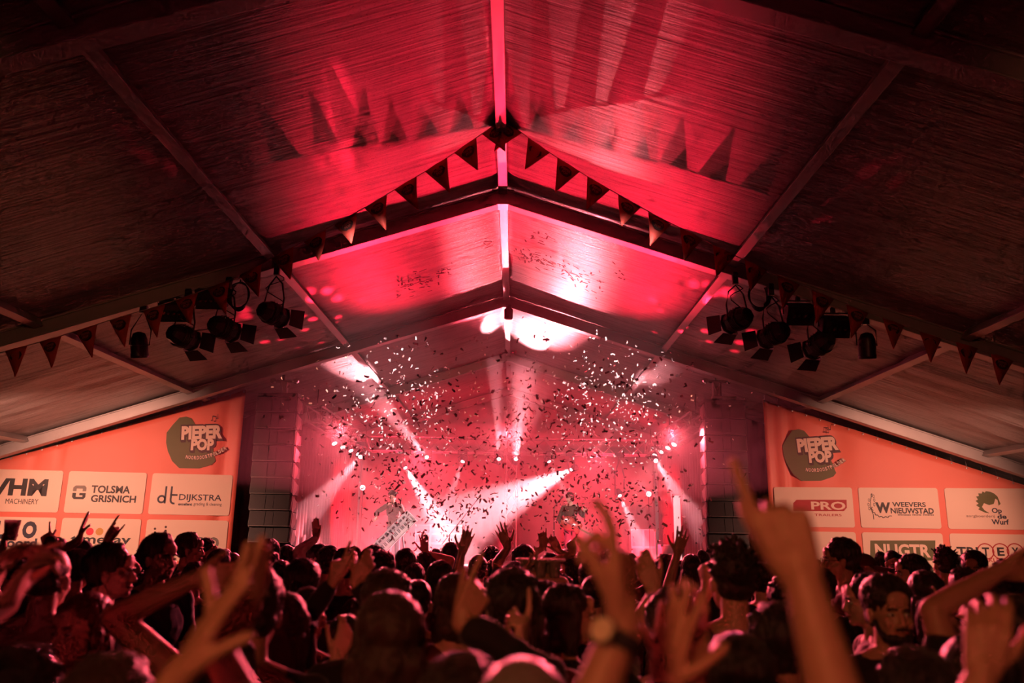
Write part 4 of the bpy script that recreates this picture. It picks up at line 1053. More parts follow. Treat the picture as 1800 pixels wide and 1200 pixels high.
def add(x, yt, w, hair=('short', 0, 'dark'), shirt='black', rz=0., fig='a', label=None, D=None, hw=.178, arms=None, cap=None, fk=None, **kw):
    if hair[0] in ('long', 'straight', 'bob', 'curly', 'spiky'): hw *= 1.12
    P, s, D = place(x, yt, w, None, D, hw)
    if D < 9:
        best = None
        for m_ in (1, 1.05, .95, 1.10, .91, 1.16, .86):
            P2, s2, D2 = place(x, yt, w, None, D*m_, hw); gap = min([math.hypot(P2[0]-q[0], P2[1]-q[1]) for q in SPOTS] or [9])
            if best is None or gap > best[0]+.04: best = (gap, P2, s2, D2)
            if gap > .44: break
        _, P, s, D = best
    SPOTS.append((P[0], P[1]))
    if hair[0] == 'bald' or cap: pass
    if arms:
        L = {}
        for sd, a in arms.items(): L[sd] = arm(P, s, rz, D, **a)
        fg = figure('u%d_%d' % (x, yt), arms=(L.get('l'), L.get('r')), **(fk or {}))
    elif fk: fg = figure('u%d_%d' % (x, yt), **fk)
    else: fg = generic(fig)
    lab = label or autolabel(x, D, hair, shirt, cap)
    return person(lab, (P[0], P[1]-.02*s), s, rz, fg, hair, shirt, rnd.choice((0, 1, 2)) if 'skin' not in kw else kw.pop('skin'), cap=cap, **kw), P, s, D
R_, B_, L_ = -PI/2, PI, PI/2
FV_ = dict(vox=.0055)
# --- left side
add(95, 961, 64, ('bald', 0, 'brown'), 'beige', 0, 'f', 'broad man with shaved head and beige shirt, back turned, below the VHM logo', hw=.17)
add(198, 956, 70, ('short', 1, 'black'), 'black', R_+.15, label='young man with swept black hair in profile facing right, below the TOLSMA logo', hw=.215, face=True, fk=dict(vox=.0055, head=(0, .05)))
add(285, 939, 52, ('short', 2, 'dark'), 'navy', B_+.95, label='tall man with short hair looking back to the right, below the DIJKSTRA logo', face=True, D=5.2, fk=dict(vox=.0055, head=(.15, .05)))
add(335, 937, 40, ('short', 3, 'brown'), 'maroon', R_+.1, label='man in profile facing right against the crown logo panel', hw=.215, face=True, fk=dict(vox=.006))
add(364, 949, 30, ('curly', 0, 'dark'), 'black', R_+.4, 'd', 'person with curly dark hair beside the man in profile, below the DIJKSTRA logo')
add(160, 1042, 62, ('straight', 1, 'red'), 'black', B_-.35, label='woman with swept-back reddish hair facing the camera, below the shaved man', face=True, fk=dict(vox=.005, fem=True, bulk=.9, head=(.1, .05)), D=3.1)
add(141, 967, 34, ('short', 4, 'brown'), 'red', 0, label='person holding both hands up pointing before the panel with two round dots', D=5.7, arms={'l': dict(wrist=(141, 950), tip=(153, 910), pose='flat', n=(1, .3, 0)), 'r': dict(wrist=(190, 952), tip=(208, 925), pose='horns', n=(0, 1, 0))})
add(104, 945, 32, ('bun', 0, 'brown'), 'black', 0, label='woman with hair in a bun and one finger raised, below the VHM logo', D=6.4, arms={'l': dict(wrist=(86, 962), tip=(82, 930), pose='point')}, fk=dict(fem=True, bulk=.9))
add(150, 950, 28, (None, 0, 'dark'), 'charcoal', 0, 'a', cap=('black', False))
add(30, 965, 42, ('short', 5, 'black'), 'black', 0, label='person at the photo\'s left edge holding up a plastic cup', D=5.6, arms={'l': dict(wrist=(8, 962), tip=(14, 935), pose='grip', n=(1, .2, 0))})
add(250, 984, 34, ('short', 6, 'black'), 'charcoal', 0, 'b'); add(249, 968, 26, ('bald', 0, 'brown'), 'red', .3, 'a'); add(388, 966, 34, ('short', 7, 'dark'), 'black', .1, 'a')
add(125, 990, 44, ('long', 0, 'dark'), 'brown', 0, 'c'); add(60, 985, 40, ('spiky', 0, 'dark'), 'black', 0, 'd')
add(455, 1000, 72, ('short', 8, 'dark'), 'black', .1, label='man with one bare arm bent high over his head, below the DIJKSTRA logo', D=2.75, arms={'l': dict(wrist=(348, 1016), tip=(400, 1012), pose='relax', n=(0, -1, 0), pole=(-1, -.1, .45), sleeve='none', dD=-.05)}, fk=dict(vox=.006, bulk=1.05))
add(-60, 1000, 72, ('short', 9, 'dark'), 'black', 0, label='person mostly outside the photo\'s left edge with both hands up', D=2.1, arms={'r': dict(wrist=(20, 1062), tip=(45, 1015), pose='claw', n=(1, .3, 0), pole=(.1, -.3, -1)), 'l': dict(wrist=(-20, 1050), tip=(5, 1000), pose='relax', n=(1, .2, 0))})
# --- left of centre
add(510, 1040, 62, ('long', 1, 'brown'), 'black', .05, 'c', 'woman with long brown hair, her back turned, beside the bent bare arm', D=3.0)
add(690, 1040, 100, ('straight', 0, 'brown'), 'black', 0, label='woman with very long straight brown hair at the front, one finger pointing up', D=2.25, hw=.2, arms={'r': dict(wrist=(812, 1093), tip=(852, 1015), pose='point', n=(-.3, 1, 0), pole=(1, .1, -1), sleeve='long')}, fk=dict(fem=True, bulk=.92, vox=.006))
add(682, 1004, 76, ('short', 10, 'brown'), 'black', 0, 'f', 'man with thick brown hair directly behind the woman with very long hair', D=3.15)
add(532, 984, 56, ('short', 11, 'black'), 'black', .2, 'b'); add(545, 1032, 42, (None, 0, 'dark'), 'black', 0, label='person in a black cap holding a hand with a bright ring low beside the cups', cap=('black', True), D=3.6, arms={'r': dict(wrist=(592, 1160), tip=(612, 1110), pose='relax', n=(-.5, .8, 0), dD=-.5)})
add(612, 1078, 44, ('crop', 0, 'dark'), 'black', 0, label='person in long black sleeves raising both hands left of centre', D=4.3, arms={'l': dict(wrist=(588, 1022), tip=(603, 975), pose='peace', sleeve='long', pole=(-.6, .3, -1)), 'r': dict(wrist=(625, 1024), tip=(646, 990), pose='relax', sleeve='long', pole=(.6, .3, -1), n=(-.2, 1, 0))})
add(648, 1050, 56, ('short', 12, 'dark'), 'pink', 0, 'a', 'person in a pale pink shirt beside the long black sleeves', D=3.9)
add(580, 963, 40, ('curly', 2, 'dark'), 'black', 0, 'a'); add(607, 964, 40, ('short', 13, 'dark'), 'black', 0, 'b'); add(624, 960, 26, (None, 0, 'dark'), 'maroon', 0, 'a', cap=('maroon', False)); add(660, 963, 44, ('curly', 3, 'dark'), 'maroon', 0, 'd')
add(674, 970, 42, ('short', 14, 'dark'), 'maroon', 0, 'a'); add(716, 963, 38, ('straight', 2, 'dark'), 'red', 0, 'c'); add(747, 972, 30, ('short', 15, 'dark'), 'black', 0, label='person raising a spread hand before the white amplifier cases', D=7.2, arms={'r': dict(wrist=(748, 972), tip=(746, 950), pose='open')})
add(766, 965, 24, ('short', 16, 'dark'), 'maroon', .1, 'a'); add(793, 953, 36, ('bob', 0, 'dark'), 'maroon', 0, 'a'); add(840, 974, 35, ('bald', 0, 'grey'), 'black', 0, 'f', 'bald man in the middle of the crowd between the raised open hands'); add(863, 963, 30, ('curly', 4, 'dark'), 'black', 0, 'a')
add(870, 983, 28, ('short', 17, 'dark'), 'black', 0, 'b'); add(730, 992, 34, ('short', 18, 'dark'), 'black', 0, 'a'); add(702, 996, 28, ('crop', 0, 'dark'), 'black', 0, 'a')
add(775, 986, 50, ('bob', 1, 'dark'), 'maroon', 0, label='person with bobbed dark hair raising a wide open hand with a bracelet', arms={'r': dict(wrist=(812, 972), tip=(826, 930), pose='open', pole=(-.3, .2, -1), dD=.3)})
add(735, 1018, 38, ('crop', 1, 'dark'), 'maroon', 0, 'f', D=4.2); add(803, 1008, 70, ('bob', 2, 'brown'), 'maroon', 0, 'a', 'person with chin-length light brown hair beside the pointing hand', D=3.5); add(779, 1004, 40, ('short', 19, 'dark'), 'black', 0, 'b')
add(900, 1002, 82, ('short', 20, 'black'), 'maroon', 0, label='broad man with short black hair, back turned, in the middle of the front rows', D=2.95, arms={'l': dict(wrist=(914, 1150), tip=(922, 1085), pose='point', n=(-1, .4, 0), dD=-.45, pole=(-1, 0, -1))}, fk=dict(bulk=1.1))
add(560, 957, 28, ('short', 21, 'dark'), 'white', B_+.8, label='man in white lit by the stage, waving one arm, below the left starburst lamp', face=True, D=8.2, arms={'r': dict(wrist=(557, 946), tip=(556, 928), pose='flat', sleeve='long', n=(0, -1, 0))})
add(480, 947, 26, ('bun', 1, 'dark'), 'maroon', 0, 'c'); add(506, 957, 26, ('bob', 3, 'dark'), 'black', 0, 'e'); add(530, 965, 26, ('long', 2, 'blond'), 'black', 0, 'c'); add(475, 970, 36, ('short', 22, 'dark'), 'black', 0, 'a'); add(495, 984, 44, ('long', 3, 'dark'), 'black', .1, 'e')
# --- centre to right
add(921, 959, 38, ('short', 23, 'dark'), 'black', 0, label='person raising an open hand at the very middle of the crowd', arms={'l': dict(wrist=(893, 962), tip=(877, 922), pose='open', pole=(-.2, .1, -1))})
add(962, 1021, 46, ('long', 4, 'dark'), 'black', R_+.2, label='woman in profile facing right, behind the cup tray', face=True, hw=.2, fk=dict(vox=.0055, fem=True, bulk=.9), D=4.1)
add(996, 1026, 46, ('bob', 4, 'dark'), 'black', R_+.3, label='second woman in profile, next to the watch-wearing arm', face=True, hw=.2, fk=dict(vox=.0055, fem=True, bulk=.88), D=4.0)
add(987, 1011, 40, ('short', 24, 'dark'), 'black', 0, 'a'); add(1035, 983, 42, ('short', 25, 'dark'), 'black', 0, 'b'); add(1012, 982, 34, ('short', 26, 'dark'), 'black', 0, label='person raising a fist in front of the guitarist', D=7., arms={'l': dict(wrist=(1007, 972), tip=(1002, 952), pose='fist')})
add(1042, 1011, 44, ('crop', 2, 'dark'), 'black', 0, 'a'); add(1021, 971, 20, ('short', 27, 'dark'), 'black', 0, 'a'); add(1044, 970, 22, ('short', 28, 'dark'), 'black', 0, 'a')
add(966, 973, 30, ('short', 29, 'dark'), 'black', 0, label='person with both crooked hands up beside the microphone stand', D=7.4, arms={'l': dict(wrist=(955, 962), tip=(953, 938), pose='claw'), 'r': dict(wrist=(982, 968), tip=(970, 945), pose='claw')})
add(1170, 976, 36, ('short', 30, 'dark'), 'black', 0, label='person raising a spread hand high before the right speaker column', D=5.9, arms={'r': dict(wrist=(1189, 975), tip=(1202, 930), pose='open', pole=(-.2, .1, -1), dD=-.2)})
add(1215, 974, 36, ('long', 5, 'dark'), 'black', 0, 'c'); add(1175, 1038, 70, ('short', 31, 'dark'), 'black', .1, label='person with glossy short hair and one hand up beside the watch-wearing arm', D=3.05, arms={'l': dict(wrist=(1150, 1040), tip=(1133, 995), pose='relax', pole=(-.5, .2, -1), dD=.2)})
add(1283, 960, 66, ('spiky', 1, 'dark'), 'black', .12, label='broad-shouldered man with tousled dark hair and black shirt, a fist raised', D=3.55, arms={'l': dict(wrist=(1243, 1035), tip=(1235, 1002), pose='fist', n=(1, .2, 0), pole=(-.6, .3, -1), dD=.2)}, fk=dict(bulk=1.14))
add(1335, 990, 40, ('short', 32, 'black'), 'black', 0, 'a'); add(1372, 1016, 52, ('short', 33, 'dark'), 'black', .1, 'b'); add(1362, 1062, 70, ('short', 34, 'black'), 'black', 0, 'f', 'big man in black with his back turned, left of the big raised arm', D=2.9)
add(1477, 947, 50, ('short', 35, 'dark'), 'maroon', L_-.15, label='man with glasses in profile facing left, just past the big raised arm', face=True, glasses=True, hw=.215, fk=dict(vox=.0055))
add(1517, 973, 34, (None, 0, 'dark'), 'black', L_-.5, 'd', 'person in a maroon cap with its peak turned back, below the red PRO logo', cap=('maroon', True)); add(1545, 980, 26, ('short', 36, 'brown'), 'maroon', L_, label='person with glasses facing left, below the NUGTR logo', face=True, glasses=True, hw=.2, fk=dict(vox=.006))
add(1566, 968, 26, ('crop', 3, 'dark'), 'black', B_-.2, label='man looking down towards the camera below the NUGTR logo', face=True, fk=dict(vox=.006, head=(0, -.25))); add(1577, 975, 22, ('short', 37, 'dark'), 'black', 0, 'a')
add(1600, 975, 46, ('short', 38, 'black'), 'black', L_-.1, label='man with black hair in profile facing left, below the NUGTR logo', face=True, hw=.215, fk=dict(vox=.0055))
add(1656, 965, 36, ('spiky', 2, 'brown'), 'white', .05, 'a', 'person in a pale shirt with tousled hair, back turned, between the NUGTR and TRITEX panels'); add(1708, 969, 34, ('short', 39, 'dark'), 'black', B_-.7, label='smiling man with short hair looking left, below the TRITEX circles', face=True, smile=True, fk=dict(vox=.0055))
add(1792, 973, 38, ('short', 40, 'dark'), 'black', B_-.5, label='person half cut off by the right edge, face lit, below Op de Wurf', face=True, fk=dict(vox=.006)); add(1765, 985, 42, ('short', 41, 'black'), 'black', .1, 'a')
add(1550, 1012, 60, ('short', 42, 'dark'), 'black', B_-.05, label='bearded man facing the camera and smiling, below the NUGTR logo', face=True, beard=True, smile=True, fk=dict(vox=.005, bulk=1.06, head=(.05, .0)), D=3.45)
add(1524, 1009, 50, ('short', 43, 'dark'), 'maroon', L_-.2, label='man in profile facing left just behind the bearded man', face=True, hw=.21, fk=dict(vox=.006), D=4.3)
add(1620, 1003, 50, ('long', 6, 'dark'), 'black', 0, label='woman with long dark hair pointing one finger up, beside the bearded man', D=4.2, arms={'r': dict(wrist=(1663, 1082), tip=(1640, 1038), pose='point', n=(-1, .2, 0), dD=-.6, pole=(1, 0, -1))}, fk=dict(fem=True))
add(1475, 985, 38, ('short', 44, 'black'), 'black', 0, 'a'); add(1503, 996, 36, ('bun', 2, 'dark'), 'black', .2, 'd')
add(1768, 1046, 80, ('long', 7, 'black'), 'black', 0, label='person in black with one arm bent over the head, below the Op de Wurf logo', D=2.6, arms={'l': dict(wrist=(1752, 1003), tip=(1790, 1000), pose='relax', pole=(-1, .1, .1), n=(0, -1, 0), dD=.1)})
add(1690, 1000, 40, ('short', 45, 'dark'), 'charcoal', 0, 'a'); add(1725, 1012, 44, ('short', 46, 'dark'), 'black', .1, 'b'); add(1440, 1000, 40, ('short', 47, 'dark'), 'black', 0, 'a')
# --- front row, heads at the lower edge
add(200, 1152, 120, ('short', 48, 'brown'), 'maroon', .1, 'b', 'person whose hair just reaches into the photo below the reddish-haired woman', D=1.75)
add(50, 1140, 110, ('short', 49, 'black'), 'black', 0, 'a', 'dark-haired person in the lower left corner', D=1.9)
add(815, 1152, 85, ('short', 50, 'dark'), 'black', 0, 'a', 'dark-haired person at the bottom edge, left of the bald head', D=2.1)
add(918, 1147, 140, ('bald', 0, 'grey'), 'maroon', 0, 'f', 'bald head close to the camera at the bottom middle', D=1.65)
add(1600, 1142, 84, ('short', 51, 'black'), 'black', .1, 'a', 'person in black with dark hair below the bearded man', D=2.3)
add(1285, 1110, 90, ('bob', 5, 'black'), 'black', 0, 'b', 'dark-haired person in black below the broad-shouldered man', D=2.2)
add(400, 1110, 90, ('short', 52, 'black'), 'black', 0, 'a', 'dark-haired person in black low behind the blurred raised hand', D=2.3)
add(1700, 1120, 84, ('short', 53, 'black'), 'black', 0, 'a', 'dark-haired person in the lower right, behind the blurred fingers', D=2.2)
# --- the nearest people, of whom the photo shows arms and hands
def near(label, x, y, s, side, wrist, tip, D, pose, n, pole, shirt='black', hair=('short', 60, 'dark'), tipD=0., both=None, sleeve='short'):
    P = (x, y, 0); A = {side: arm(P, s, 0, D, wrist, tip, pose, n, pole, sleeve, 0, tipD)}
    if both: A['l' if side == 'r' else 'r'] = arm(P, s, 0, both[0], both[1], both[2], pose, both[3], (both[4]), sleeve, 0, tipD)
    fg = figure('n'+label, arms=(A.get('l'), A.get('r')), vox=.0045)
    return person(label, (x, y), s, 0, fg, hair, shirt, 1), fg, P, s
nr = near('person close to the camera whose big blurred arm is raised on the right', .33, 1.06, .98, 'r', (1412, 1020), (1372, 915), 1.12, 'point', (.35, .9, 0), (1, -.3, -1.), sleeve='none')
nw = near('person close to the camera raising a crooked hand and wearing a bright watch', .22, 1.18, .955, 'r', (1094, 1092), (1096, 990), 1.2, 'hook', (-.8, .5, 0), (-.3, -.2, -1.), hair=('short', 61, 'brown'), sleeve='none')
nl = near('person close to the camera raising blurred clasped hands on the left', -.47, 1.28, .95, 'l', (335, 1170), (385, 1085), 1.25, 'flat', (1, .5, 0), (-.3, 0, -1), hair=('short', 62, 'dark'), both=(1.33, (385, 1150), (425, 1062), (-1, .5, 0), (.1, 0, -1)))
ncl = near('person close to the camera clapping at the bottom, right of the watch', .56, 1.42, .90, 'l', (1165, 1215), (1180, 1120), 1.40, 'open', (.7, .7, 0), (-1, 0, -1), hair=('short', 63, 'dark'), both=(1.42, (1215, 1215), (1218, 1110), (-.5, .8, 0), (1, 0, -1)))
nb = near('person close to the camera with fingers up in the lower right corner', 1.16, 1.5, .91, 'l', (1725, 1190), (1737, 1100), 1.45, 'relax', (.3, .9, 0), (-1, 0, -1), hair=('short', 64, 'dark'))
# the bright wrist watch and a bracelet
def band(label, name, pr, sd, col, r=.034, face=True, off=-.03):
    root, fg, P, s = pr; Wj, d, n, Ej = fg[5][sd]; ax = (Wj-Ej).normalized(); c = Wj+ax*off
    o = thing(name, label, 'watch' if face else 'bracelet', Vector((P[0], P[1], 0))+c*s); R = aim(ax)
    MB().lathe([(r, -.011), (r+.003, -.008), (r+.003, .008), (r, .011), (r-.002, 0)], (0, 0, 0), R, 24, False).build('strap', BLKM, o)
    if face:
        nn = Vector((-.6, -.8, .15)); nn = (nn-ax*nn.dot(ax)).normalized(); R2 = aim(nn)
        MB().lathe([(.0, .008), (.019, .008), (.021, .004), (.021, 0)], nn*(r+.002), R2, 24, False).build('case', CHR, o); MB().lathe([(.0, .0095), (.017, .0095)], nn*(r+.002), R2, 24, False).build('dial', mat('watch_dial', (.8, .7, .5), .15), o)
    return o
band('bright round wrist watch on the raised arm near the bottom middle', 'wrist_watch', nw, 1, None)
# cups and the carried tray
CUP = mat('plastic_cup', (.85, .74, .70), .35)
_n = CUP.node_tree; _o = _n.nodes['Material Output']; _t = _n.nodes.new('ShaderNodeBsdfTranslucent'); _t.inputs[0].default_value = (.9, .75, .72, 1); _m = _n.nodes.new('ShaderNodeMixShader'); _m.inputs[0].default_value = .65
_n.links.new(_n.nodes['Principled BSDF'].outputs[0], _m.inputs[1]); _n.links.new(_t.outputs[0], _m.inputs[2]); _n.links.new(_m.outputs[0], _o.inputs['Surface'])
def cup_mesh(h=.11):
    mb = MB(); mb.lathe([(.0, 0), (.029, 0), (.040, h), (.041, h), (.038, h-.004), (.027, .004), (.0, .004)], (0, 0, 0), None, 18, False); return mb.mesh('cup')
CM = cup_mesh()
t = thing('cup_tray', 'pale card tray carrying plastic cups above the crowd, right of centre', 'tray', at(950, 985, 5.0)); mb = MB()
for sx in (-1, 1): mb.box((sx*.085, 0, 0), (.13, .12, .012), Matrix.Rotation(-.10*sx, 3, 'Y'))
mb.box((0, 0, .0), (.06, .12, .012)); mb.build('card', CUP, t)
for k, (x, y) in enumerate(((-.09, -.02), (-.045, .03), (.0, -.02), (.045, .03), (.085, -.02))):
    o = bpy.data.objects.new('plastic_cup', CM); COL.objects.link(o); (CM.materials.append(CUP) if not CM.materials else None); o.location = V(at(950, 985, 5.0))+Vector((x, y, -.095)); o.rotation_euler = (0, 0, 0)
    tag(o, ['outermost plastic cup at the hand end of the tray', 'second plastic cup from the hand end of the tray', 'middle plastic cup hanging in the tray', 'fourth plastic cup from the hand end of the tray', 'plastic cup at the free end of the tray'][k], 'cup', 'plastic cups in the tray')
add(905, 990, 40, ('short', 54, 'dark'), 'black', 0, label='person holding up the tray of cups', D=5.2, arms={'r': dict(wrist=(915, 1005), tip=(935, 990), pose='relax', n=(0, 0, 1), dD=-.2)})
o = bpy.data.objects.new('plastic_cup', CM); COL.objects.link(o); o.location = V(at(17, 950, 5.52)); o.scale = (1.25, 1.25, 1.25); tag(o, 'plastic cup held up at the left edge below the L of the banner', 'cup')
# --- the far rows, small heads up to the stage
rr = random.Random(11); far = []
kinds = ['short']*5+['curly', 'spiky', 'bob', 'long', 'crop', 'bun', 'pony']
for k in range(46):
    x = -10+k*40+rr.uniform(-14, 14)
    if 820 < x < 935 and rr.random() < .5: continue
    D = rr.uniform(8.8, 13.5); z = rr.gauss(1.76, .07); s = max(.90, min(1.08, z/1.805))
    hh = rr.choice(kinds); P = at(x, 900, D)
    if min(math.hypot(P[0]-q[0], P[1]-q[1]) for q in SPOTS) < .5: D += .55; P = at(x, 900, D)
    if min(math.hypot(P[0]-q[0], P[1]-q[1]) for q in SPOTS) < .42: continue
    SPOTS.append((P[0], P[1]))
    person(autolabel(x, D, (hh, 0, 'dark'), '', None), (P[0], P[1]), s, rr.uniform(-.3, .3), generic(rr.choice('abcdefhb' if k % 9 == 0 else 'abcdef')), (hh, rr.choice((0, 1)), rr.choice(('dark', 'dark', 'brown', 'black'))), rr.choice(('black', 'maroon', 'charcoal', 'navy')), rr.choice((0, 1, 2)))
for k in range(22):
    x = 20+k*82+rr.uniform(-20, 20); D = rr.uniform(6.4, 8.2); z = rr.gauss(1.72, .05); P = at(x, 900, D); hh = rr.choice(kinds)
    if min(math.hypot(P[0]-q[0], P[1]-q[1]) for q in SPOTS) < .5: D += .55; P = at(x, 900, D)
    if min(math.hypot(P[0]-q[0], P[1]-q[1]) for q in SPOTS) < .42: continue
    SPOTS.append((P[0], P[1]))
    person(autolabel(x, D, (hh, 1, 'dark'), '', None), (P[0], P[1]), max(.9, min(1.04, z/1.805)), rr.uniform(-.3, .3), generic(rr.choice('abcdef')), (hh, rr.choice((0, 1)), rr.choice(('dark', 'brown', 'black'))), rr.choice(('black', 'maroon', 'charcoal', 'navy')), rr.choice((0, 1, 2)))

def PX(p): v = np.array(p)-CAM; return 900+F*(v@RV)/(v@FV), 600-F*(v@UV)/(v@FV)
for nm, q in (('nr', nr), ('nw', nw), ('nl', nl), ('ncl', ncl), ('nb', nb)):
    for sd in (-1, 1):
        Wj, d, n, Ej = q[1][5][sd]; print(nm, sd, 'wrist', [round(t) for t in PX(np.array(Wj*q[3])+np.array([q[2][0], q[2][1], 0]))], 'elbow', [round(t) for t in PX(np.array(Ej*q[3])+np.array([q[2][0], q[2][1], 0]))])
print('people', NPER[0])
# ------------------------------------------------------------------ band and stage gear
def on(x, D): p = at(x, 900, D); return Vector((p[0], p[1], STZ))
CASE = mat('white_case', (.55, .50, .50), .4); AMP = mat('amp_cloth', (.30, .26, .26), .7)
def player(label, x, D, rz, fig, hair, shirt, s, **kw):
    p = on(x, D); r = person(label, (p.x, p.y), s, rz, fig, hair, shirt, 2, group='musicians on stage', **kw); r.location.z = STZ; return r, p
fk_ = figure('keys', arms=(dict(w=(-.22, .40, 1.02), pole=(-1, -.3, -.2), pose='relax', d=(.1, 1, -.4), n=(0, -.3, -1), sleeve='long'), dict(w=(.30, .42, 1.12), pole=(1, -.3, -.2), pose='relax', d=(-.1, 1, -.2), n=(0, -.3, -1), sleeve='long')), head=(.2, -.25), lean=.28, vox=.007)
pl, pp = player('musician in a dark jacket bending over the tilted keyboard on stage', 694, 20.3, PI-.25, fk_, ('curly', 5, 'brown'), 'brown', 1.0, face=True)
pg, pq = player('guitarist in a dark jacket on stage beside the microphone stand', 1004, 20.0, PI-.55, figure('guit', arms=(dict(w=(-.52, .36, 1.32), pole=(-.5, -.2, -1), pose='grip', d=(-.5, .5, .6), n=(.5, -1, .3), sleeve='long'), dict(w=(.12, .30, 1.05), pole=(1, -.6, -.2), pose='relax', d=(-.6, .5, -.2), n=(0, -1, 0), sleeve='long')), head=(-.3, -.1), lean=.10, vox=.007), ('short', 70, 'brown'), 'brown', 1.0, face=True)
# slanted keyboard on its stand
a = V(at(662, 968, 19.35)); b = V(at(722, 908, 19.35)); kb = thing('keyboard', 'long white keyboard tilted steeply on a stand in front of the bending musician', 'keyboard', (a+b)/2)
L = (b-a).length; d = (b-a).normalized(); n = Vector((0, -1, 0)); u = d.cross(n)*-1; u = u if u.z > 0 else -u; R = Matrix((d, u, n)).transposed()
MB().box((0, 0, 0), (L+.1, .36, .10), R).build('body', CASE, kb, bevel=.015)
mb = MB()
for k in range(36): mb.box(d*(-L/2+(k+.5)*L/36)-u*.08+n*.055, (L/36-.004, .15, .02), R)
mb.build('white_keys', mat('ivory', (.8, .76, .74), .3), kb); mb = MB()
for k in range(36):
    if k % 7 not in (2, 6): mb.box(d*(-L/2+(k+1)*L/36)-u*.045+n*.07, (L/36*.55, .09, .02), R)
mb.build('black_keys', BLK, kb); mb = MB()
for k in range(9): mb.box(d*(-L/2+.1+k*L/10)+u*.10+n*.055, (.07, .05 if k % 3 else .09, .012), R)
mb.build('control_panel', BLK, kb)
st_ = MB(); q0 = Vector((0, .1, STZ-kb.location.z))
for sx in (-.3, .3): st_.tube([d*sx*.8+Vector((0, .06, 0)), Vector((sx, .1, q0.z+.03))], .02, 8); st_.tube([Vector((sx, -.2, q0.z+.02)), Vector((sx, .4, q0.z+.02))], .02, 8)
st_.build('stand', BLK, kb)
# guitar
g0 = Vector((pq.x-.02, pq.y-.30, STZ+1.02)); g = thing('electric_guitar', 'electric guitar held by the musician in the dark jacket', 'guitar', g0); R = Matrix.Rotation(.45, 3, 'Y')
mb = MB()
for p_, r_ in (((-.08, 0, 0), (.19, .03, .17)), ((.12, 0, .0), (.15, .03, .13)), ((.2, 0, .09), (.06, .025, .05)), ((.2, 0, -.09), (.06, .025, .05))): mb.ell(R @ Vector(p_), r_, R)
me = fuse(mb, .012, 2, 'body'); link('body', me, mat('guitar_paint', (.5, .08, .06), .2), g)
MB().box(R @ Vector((.55, -.015, .0)), (.66, .022, .05), R).build('neck', mat('maple', (.45, .28, .14), .4), g); MB().box(R @ Vector((.95, -.01, .01)), (.17, .02, .09), R).build('headstock', BLK, g)
mb = MB()
for k in range(6): mb.tube([R @ Vector((-.12, -.035, -.017+k*.007)), R @ Vector((.9, -.03, -.017+k*.007))], .0012, 4)
mb.build('string', CHR, g); MB().box(R @ Vector((.02, -.035, 0)), (.03, .012, .08), R).build('pickup', BLK, g)
def mic(label, x, D, h, boom):
    p = on(x, D); t = thing('microphone_stand', label, 'microphone stand', p, 'microphone stands'); MB().lathe([(.15, 0), (.15, .015), (.02, .03)], (0, 0, 0), None, 18).build('base', BLK, t)
    MB().tube([(0, 0, .02), (0, 0, h)], .012, 8).build('pole', BLK, t); e = V(boom)+Vector((0, 0, h)); MB().tube([(-boom[0]*.3, 0, h-boom[2]*.3), e], .009, 8).build('boom', BLK, t)
    dd = V(boom).normalized(); MB().lathe([(.012, 0), (.018, .12), (.026, .14), (.027, .17), (.015, .19)], e, aim(dd), 12).build('microphone', BLKM, t)
mic('straight black microphone stand in front of the guitarist', 974, 19.4, 1.42, (.10, .05, .12)); mic('microphone stand with a long slanting boom in front of the white amplifier cases', 792, 20.0, .75, (.62, 0, .80))
def case(label, x0, x1, y0, y1, D, nx=2, nz=2, m=None, dep=.5):
    a = V(at(x0, y1, D)); b = V(at(x1, y0, D)); w_ = b.x-a.x; h = b.z-STZ; t = thing('amplifier_case', label, 'amplifier', ((a.x+b.x)/2, D+dep/2, STZ), 'amplifiers and cases on stage')
    MB().box((0, 0, h/2), (w_, dep, h)).build('body', m or CASE, t, bevel=.015)
    for i in range(nx):
        for j in range(nz):
            cx = -w_/2+w_*(i+.5)/nx; cz = h*(j+.5)/nz; MB().box((cx, -dep/2-.006, cz), (w_/nx-.06, .012, h/nz-.06)).build('grille', AMP, t)
    c_ = MB()
    for sx in (-1, 1):
        for z_ in (.03, h-.03): c_.box((sx*(w_/2-.02), -dep/2-.008, z_), (.06, .02, .06))
    c_.build('corner_guard', CHR, t)
case('wide pale amplifier rack with two rows of panels, left of the stage middle', 728, 812, 922, 970, 22.3, 3, 4); case('pale case at the guitarist side of the stage near the raised spread hand', 1163, 1196, 957, 990, 21.0, 1, 1)
case('taller pale amplifier between the guitarist and the right starburst lamp', 1110, 1152, 930, 975, 22.6, 2, 2)
t = thing('light_column', 'narrow glowing white upright column beside the right side curtain', 'column', on(1190, 18.7)); MB().box((0, 0, .85), (.14, .14, 1.7)).build('sleeve', mat('white_light_tube', (.8, .75, .75), .6, emit=(1, .45, .48), es=1.1), t, bevel=.02); MB().box((0, 0, .02), (.4, .4, .04)).build('base', BLK, t)
